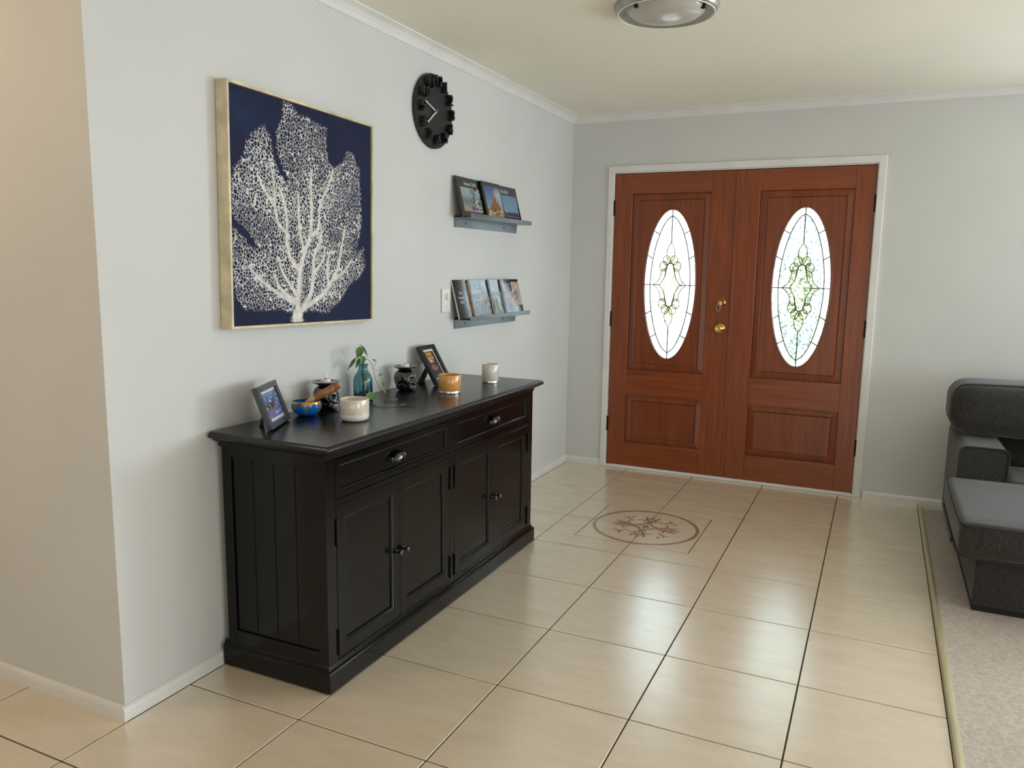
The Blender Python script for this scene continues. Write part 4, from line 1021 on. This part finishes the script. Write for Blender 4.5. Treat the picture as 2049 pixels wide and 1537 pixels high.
def tealight(loc, label):
    s = thing('tea_light', label, 'candle', loc, group='white flame tea lights')
    bm = bmesh.new(); lathe(bm, [(0.0, 0.0), (0.0185, 0.0), (0.0190, 0.001), (0.0190, 0.0155), (0.0182, 0.0165), (0.0160, 0.0150), (0.0, 0.0140)], 28, caps=False); smooth_angle(obj('candle_body', bm, M_white, s, world=False), 40)
    bm = bmesh.new(); lathe(bm, [(0.0, 0.0135), (0.0028, 0.014), (0.0028, 0.0185), (0.0, 0.0188)], 10, caps=False); obj('flame_base', bm, M_wick, s, world=False)
    bm = bmesh.new(); lathe(bm, [(0.0, 0.0185), (0.0036, 0.0195), (0.0054, 0.024), (0.0052, 0.029), (0.0032, 0.037), (0.0008, 0.044), (0.0, 0.0445)], 16, caps=False); smooth_angle(obj('flame', bm, M_flame, s, world=False), 60)
tealight((0.083, 0.893, TZ+0.1028), 'white tea light on the skull holder behind the mallet')
tealight((0.085, 1.452, TZ+0.1028), 'white tea light on the skull holder beside the leaning frame')

# bottle vase with trailing plant
bo = thing('glass_bottle', 'teal glass bottle vase against the wall holding a trailing plant', 'bottle', (0.072, 1.150, TZ))
out = [(0.0, 0.0), (0.036, 0.0), (0.0395, 0.003), (0.040, 0.010), (0.040, 0.082), (0.038, 0.094), (0.031, 0.108), (0.023, 0.119), (0.0195, 0.127), (0.0190, 0.142), (0.0225, 0.1445), (0.0230, 0.149), (0.0205, 0.151)]
inn = [(0.0165, 0.1505), (0.0162, 0.142), (0.0166, 0.128), (0.0200, 0.117), (0.0280, 0.106), (0.0350, 0.092), (0.0370, 0.080), (0.0370, 0.010), (0.034, 0.006), (0.0, 0.006)]
bm = bmesh.new(); lathe(bm, out+inn, 40, caps=False); obj('glass', bm, M_bottle, bo, smooth=True, world=False)
pv = thing('trailing_plant', 'green heart-leaved cutting trailing from the teal bottle', 'plant', (0.072, 1.150, TZ+0.010))
def leaf(base, tip, width, droop=0.15, nrm=(1, -0.5, 0.5)):
    bm = bmesh.new(); b, t = Vector(base), Vector(tip); d = t-b; L = d.length
    n = Vector(nrm); n = (n-d*n.dot(d)/d.dot(d)).normalized(); w = d.normalized().cross(n)
    prof = [0.02, 0.62, 0.95, 1.0, 0.85, 0.58, 0.28, 0.02]; rows = []
    for i, k in enumerate(prof):
        s = i/(len(prof)-1); c = b+d*s-n*droop*L*(s*s) + n*droop*L*s*0.6
        rows.append([bm.verts.new(c-w*width*k+n*width*0.28*k), bm.verts.new(c), bm.verts.new(c+w*width*k+n*width*0.28*k)])
    for a, c in zip(rows, rows[1:]):
        for j in range(2): bm.faces.new((a[j], a[j+1], c[j+1], c[j]))
    return obj('leaf', bm, M_leaf, pv, smooth=True, recalc=False)
for b, t, w in (((0.070, 1.138, 1.071), (0.074, 1.189, 1.016), 0.008), ((0.090, 1.112, 1.066), (0.094, 1.079, 1.020), 0.017), ((0.062, 1.116, 1.019), (0.062, 1.057, 0.972), 0.007), ((0.098, 1.105, 1.031), (0.102, 1.114, 0.993), 0.015), ((0.078, 1.120, 1.020), (0.080, 1.088, 0.976), 0.008),
                ((0.075, 1.135, 0.955), (0.080, 1.160, 0.908), 0.011), ((0.085, 1.125, 0.902), (0.090, 1.168, 0.878), 0.012), ((0.070, 1.222, 1.002), (0.072, 1.256, 0.990), 0.004), ((0.080, 1.252, 0.929), (0.082, 1.280, 0.936), 0.004), ((0.090, 1.259, 0.905), (0.094, 1.273, 0.876), 0.007), ((0.120, 1.235, 0.876), (0.124, 1.240, 0.850), 0.006), ((0.128, 1.085, 0.862), (0.138, 1.166, 0.864), 0.017),
                ((0.300, 1.083, 0.846), (0.318, 1.105, 0.850), 0.004), ((0.222, 1.162, 0.846), (0.212, 1.200, 0.850), 0.004)):
    leaf(b, t, w)
for path, r in (([(0.072, 1.150, 0.860), (0.076, 1.140, 0.93), (0.074, 1.146, 0.985), (0.074, 1.130, 1.030), (0.072, 1.128, 1.062), (0.072, 1.138, 1.071)], 0.0016),
                ([(0.070, 1.152, 0.860), (0.070, 1.156, 0.960), (0.076, 1.152, 1.000), (0.080, 1.172, 1.007), (0.080, 1.196, 0.991), (0.080, 1.217, 0.958), (0.080, 1.226, 0.921), (0.086, 1.247, 0.880), (0.120, 1.232, 0.850), (0.160, 1.180, 0.8435), (0.183, 1.154, 0.843), (0.222, 1.162, 0.843)], 0.0012),
                ([(0.074, 1.148, 0.990), (0.082, 1.118, 1.005), (0.112, 1.100, 0.96), (0.126, 1.090, 0.88), (0.135, 1.100, 0.848), (0.206, 1.043, 0.843), (0.260, 1.035, 0.843), (0.300, 1.083, 0.843), (0.366, 1.096, 0.843)], 0.0014),
                ([(0.080, 1.217, 0.960), (0.076, 1.236, 0.985), (0.070, 1.222, 1.002)], 0.0007), ([(0.080, 1.226, 0.925), (0.080, 1.252, 0.929)], 0.0006), ([(0.074, 1.140, 0.995), (0.080, 1.124, 1.04), (0.090, 1.112, 1.066)], 0.001), ([(0.074, 1.140, 0.995), (0.066, 1.122, 1.012), (0.062, 1.116, 1.019)], 0.001)):
    bm = bmesh.new(); P = sample(path, 5); tube(bm, P, r, 6); obj('stem', bm, M_stem, pv, smooth=True)

# candle jars
def jar(name, loc, r, h, m, label):
    s = thing(name, label, 'candle', loc)
    bm = bmesh.new(); lathe(bm, [(0.0, 0.0), (r*0.95, 0.0), (r, 0.002), (r, 0.0105), (r*0.99, 0.012), (0.0, 0.012)], 40, caps=False); smooth_angle(obj('clear_base', bm, M_chrome, s, world=False), 40)
    bm = bmesh.new(); lathe(bm, [(0.0, 0.012), (r*0.96, 0.012), (r, 0.015), (r, h-0.002), (r-0.0012, h), (r-0.0030, h-0.001), (r-0.0034, h-0.004), (r-0.0034, 0.030), (0.0, 0.029)], 48, caps=False); smooth_angle(obj('jar_wall', bm, m, s, world=False), 40)
    bm = bmesh.new(); lathe(bm, [(0.0, 0.030), (r-0.0038, 0.030), (r-0.0038, h*0.72), (0.0, h*0.715)], 40, caps=False); wx = obj('wax', bm, m, s, world=False)
    bm = bmesh.new(); tube(bm, [(0, 0, h*0.71), (0.0006, 0, h*0.80)], 0.0010, 6); obj('wick', bm, M_wick, s, world=False)
jar('amber_candle', (0.296, 1.489, TZ), 0.0505, 0.082, M_orange, 'amber orange glass candle in front of the leaning black frame')
jar('white_candle', (0.312, 1.860, TZ), 0.0415, 0.092, M_greige, 'pale grey-white glass candle near the far end of the sideboard')

# standing photo frames
def photo_frame(loc, yaw, tilt, W, H, m, func, label, mats, reach, w, lm):
    D = 0.020
    s = thing('framed_photograph', label, 'picture frame', loc, (0, 0, 0), 'standing photo frames on the sideboard')
    s.rotation_mode = 'QUATERNION'
    s.rotation_quaternion = (Matrix.Rotation(yaw, 3, 'Z') @ Matrix.Rotation(-tilt, 3, 'Y')).to_quaternion()
    b = 0.021
    for lo, hi in (((0, 0, 0), (D, b, H)), ((0, W-b, 0), (D, W, H)), ((0, b, 0), (D, W-b, b)), ((0, b, H-b), (D, W-b, H))):
        obj('frame_rail', nbox(lo, hi, 0.0012, 1), m, s, world=False)
    obj('mat_board', nbox((0.002, b, b), (0.0095, W-b, H-b)), M_matboard, s, world=False)
    my, mz = mats
    picture('photograph', W-2*b-2*my, H-2*b-2*mz, 48, 40, func, M_print, s, b+my, b+mz, 0.0102)
    # easel leg, hinged at the back and reaching the surface
    bm = bmesh.new(); zh = H*0.62
    P = s.rotation_quaternion
    back = P @ Vector((-1, 0, 0)); back.z = 0; back.normalize()
    foot = P.inverted() @ (back*(zh*math.sin(tilt)+reach) + Vector((0, 0, 0.0)) + (P @ Vector((0, W/2, 0))))
    foot_w = P @ foot; 
    foot = P.inverted() @ Vector((foot_w.x, foot_w.y, 0.0))
    top = Vector((0.0, W/2, zh))
    q = [top+Vector((0, -w*0.6, 0)), top+Vector((0, w*0.6, 0)), foot+Vector((0, w, 0)), foot+Vector((0, -w, 0))]
    prism(bm, q, Vector((-0.003, 0, 0.0))); obj('easel_leg', bm, lm, s, world=False)
    return s
def ph_water(u, v):
    c = grad(vnoise(u, v, 6, 81), (70, 104, 160), (128, 150, 196)); c = mixc(c, (v < 0.35)*0.8, (108, 116, 186))
    c = mixc(c, elm(u, v, 0.45, 0.48, 0.34, 0.13, 0.4), (74, 56, 62)); c = mixc(c, elm(u, v, 0.62, 0.62, 0.12, 0.2, 0.4), (84, 92, 110))
    c = mixc(c, (vnoise(u, v, 15, 83) > 0.74)*0.9, (206, 220, 238)); return mixc(c, elm(u, v, 0.40, 0.34, 0.14, 0.10, 0.5), (140, 110, 110))
def ph_room(u, v):
    c = grad(v, (44, 46, 62), (96, 66, 48)); m = rcm(u, v, 0.15, 0.75, 0.70, 0.97); c = mixc(c, m, (196, 150, 90)); c = mixc(c, m*(np.abs(v-0.83) < 0.02), (90, 62, 40))
    c = mixc(c, rcm(u, v, 0.25, 0.62, 0.60, 0.70)*(vnoise(u, v, 9, 91) > 0.3), (226, 206, 160))
    c = mixc(c, elm(u, v, 0.45, 0.40, 0.30, 0.12, 0.5), (150, 106, 92)); c = mixc(c, elm(u, v, 0.6, 0.5, 0.12, 0.1, 0.5), (86, 60, 56)); return mixc(c, (v < 0.2)*0.7, (46, 58, 84))
photo_frame((0.180, 0.461, TZ), 0.427, 0.351, 0.206, 0.151, M_frame1, ph_water, 'charcoal standing photo frame with a blue water picture at the near end', (0.002, 0.009), 0.022, 0.020, M_frame2)
photo_frame((0.134, 1.626, TZ), -0.011, 0.546, 0.143, 0.202, M_frame2, ph_room, 'black photo frame leaning back behind the amber candle', (0.008, 0.010), 0.052, 0.030, M_mdf)

# ------------------------------------------------------------------ sofa
so = thing('sofa', 'charcoal fabric chaise sofa on the carpet at the right', 'sofa', (3.3, 2.95, 0.006))
def cushion(name, lo, hi, bev, bulge, seg=5, cuts=6):
    bm = bmesh.new(); box(bm, lo, hi, bev, seg)
    bmesh.ops.subdivide_edges(bm, edges=[e for e in bm.edges if e.calc_length() > 0.15], cuts=cuts, use_grid_fill=True)
    c = (Vector(lo)+Vector(hi))/2; hs = (Vector(hi)-Vector(lo))/2
    for v in bm.verts:
        d = v.co-c; q = [d[i]/hs[i] for i in range(3)]
        for i in range(3):
            j, k = [n for n in range(3) if n != i]
            v.co[i] += bulge[i]*q[i]*max(0, 1-q[j]**2)*max(0, 1-q[k]**2)
    return obj(name, bm, M_fabric, so, smooth=True)
SX0, SX1 = 2.450, 4.650
obj('plinth', nbox((SX0+0.004, 2.115, 0.006), (3.40, 3.62, 0.036)), M_plinth, so); obj('plinth', nbox((3.40, 2.78, 0.006), (SX1-0.02, 3.62, 0.036)), M_plinth, so)
cushion('chaise_base', (SX0, 2.10, 0.034), (3.42, 3.62, 0.250), 0.012, (0, 0, 0), 3, 2)
cushion('seat_base', (3.42, 2.76, 0.034), (SX1, 3.62, 0.250), 0.012, (0, 0, 0), 3, 2)
cushion('chaise_cushion', (2.376, 2.055, 0.246), (3.41, 2.893, 0.392), 0.032, (0.006, 0.022, 0.012))
cushion('inner_cushion', (2.652, 2.885, 0.246), (3.41, 3.30, 0.392), 0.030, (0.0, 0.0, 0.008))
cushion('seat_cushion', (3.425, 2.72, 0.246), (4.40, 3.30, 0.392), 0.032, (0.0, 0.015, 0.012))
def arm(x0, x1):
    bm = bmesh.new(); n = 6; r = 0.036; top, bot = 0.548, 0.050; pts = [(x0, bot)] + [(x0+r-r*math.cos(PI/2*i/n), top-r+r*math.sin(PI/2*i/n)) for i in range(n+1)] + [(x1-r+r*math.sin(PI/2*i/n), top-r+r*math.cos(PI/2*i/n)) for i in range(n+1)] + [(x1, bot)]
    prism(bm, [(x, 2.90, z) for x, z in pts], (0, 0.72, 0))
    smooth_angle(obj('armrest', bm, M_fabric, so), 35)
    bm = bmesh.new(); tube(bm, [(x, 2.899, z) for x, z in pts], 0.0045, 6); obj('piping', bm, M_pipe, so)
arm(2.428, 2.640); arm(4.44, 4.65)
cushion('sofa_back', (2.46, 3.42, 0.05), (4.64, 3.64, 0.70), 0.05, (0, 0, 0), 4, 2)
cushion('back_cushion', (2.392, 3.10, 0.566), (3.42, 3.50, 0.832), 0.085, (0.012, 0.02, 0.012), 6)
cushion('back_cushion', (3.43, 3.12, 0.40), (4.43, 3.46, 0.832), 0.085, (0.0, 0.02, 0.012), 6)
def pipe(pts, r=0.0042): 
    bm = bmesh.new(); tube(bm, sample(pts, 6), r, 6); obj('piping', bm, M_pipe, so, smooth=True)
pipe([(2.384, 2.885, 0.386), (2.377, 2.70, 0.388), (2.376, 2.40, 0.389), (2.378, 2.15, 0.386), (2.392, 2.070, 0.382), (2.44, 2.050, 0.384), (2.70, 2.040, 0.388), (3.05, 2.038, 0.388), (3.38, 2.046, 0.384)])
pipe([(2.378, 2.86, 0.252), (2.376, 2.50, 0.250), (2.378, 2.15, 0.251), (2.392, 2.068, 0.252), (2.44, 2.050, 0.251), (2.70, 2.040, 0.249), (3.05, 2.038, 0.249), (3.38, 2.046, 0.251)])
pipe([(2.400, 3.125, 0.640), (2.396, 3.120, 0.740), (2.410, 3.112, 0.808), (2.470, 3.104, 0.834), (2.80, 3.096, 0.842), (3.10, 3.096, 0.842), (3.38, 3.106, 0.832)])

# ------------------------------------------------------------------ warm lamp in the hallway on the left (outside the frame)
hl = thing('hall_light', 'round warm ceiling light in the hallway to the left', 'light', (-0.95, -0.95, HC))
bm = bmesh.new(); lathe(bm, [(0.15, -0.001), (0.152, -0.020), (0.14, -0.026), (0.0, -0.026)], 48, caps=False); smooth_angle(obj('fitting', bm, M_alu, hl, world=False), 40)
ld = bpy.data.lights.new('hall_lamp', 'POINT'); ld.energy = 12; ld.color = (1.0, 0.72, 0.48); ld.shadow_soft_size = 0.12
lo_ = bpy.data.objects.new('hall_lamp', ld); COL.objects.link(lo_); lo_.location = (-0.95, -0.95, HC-0.20)
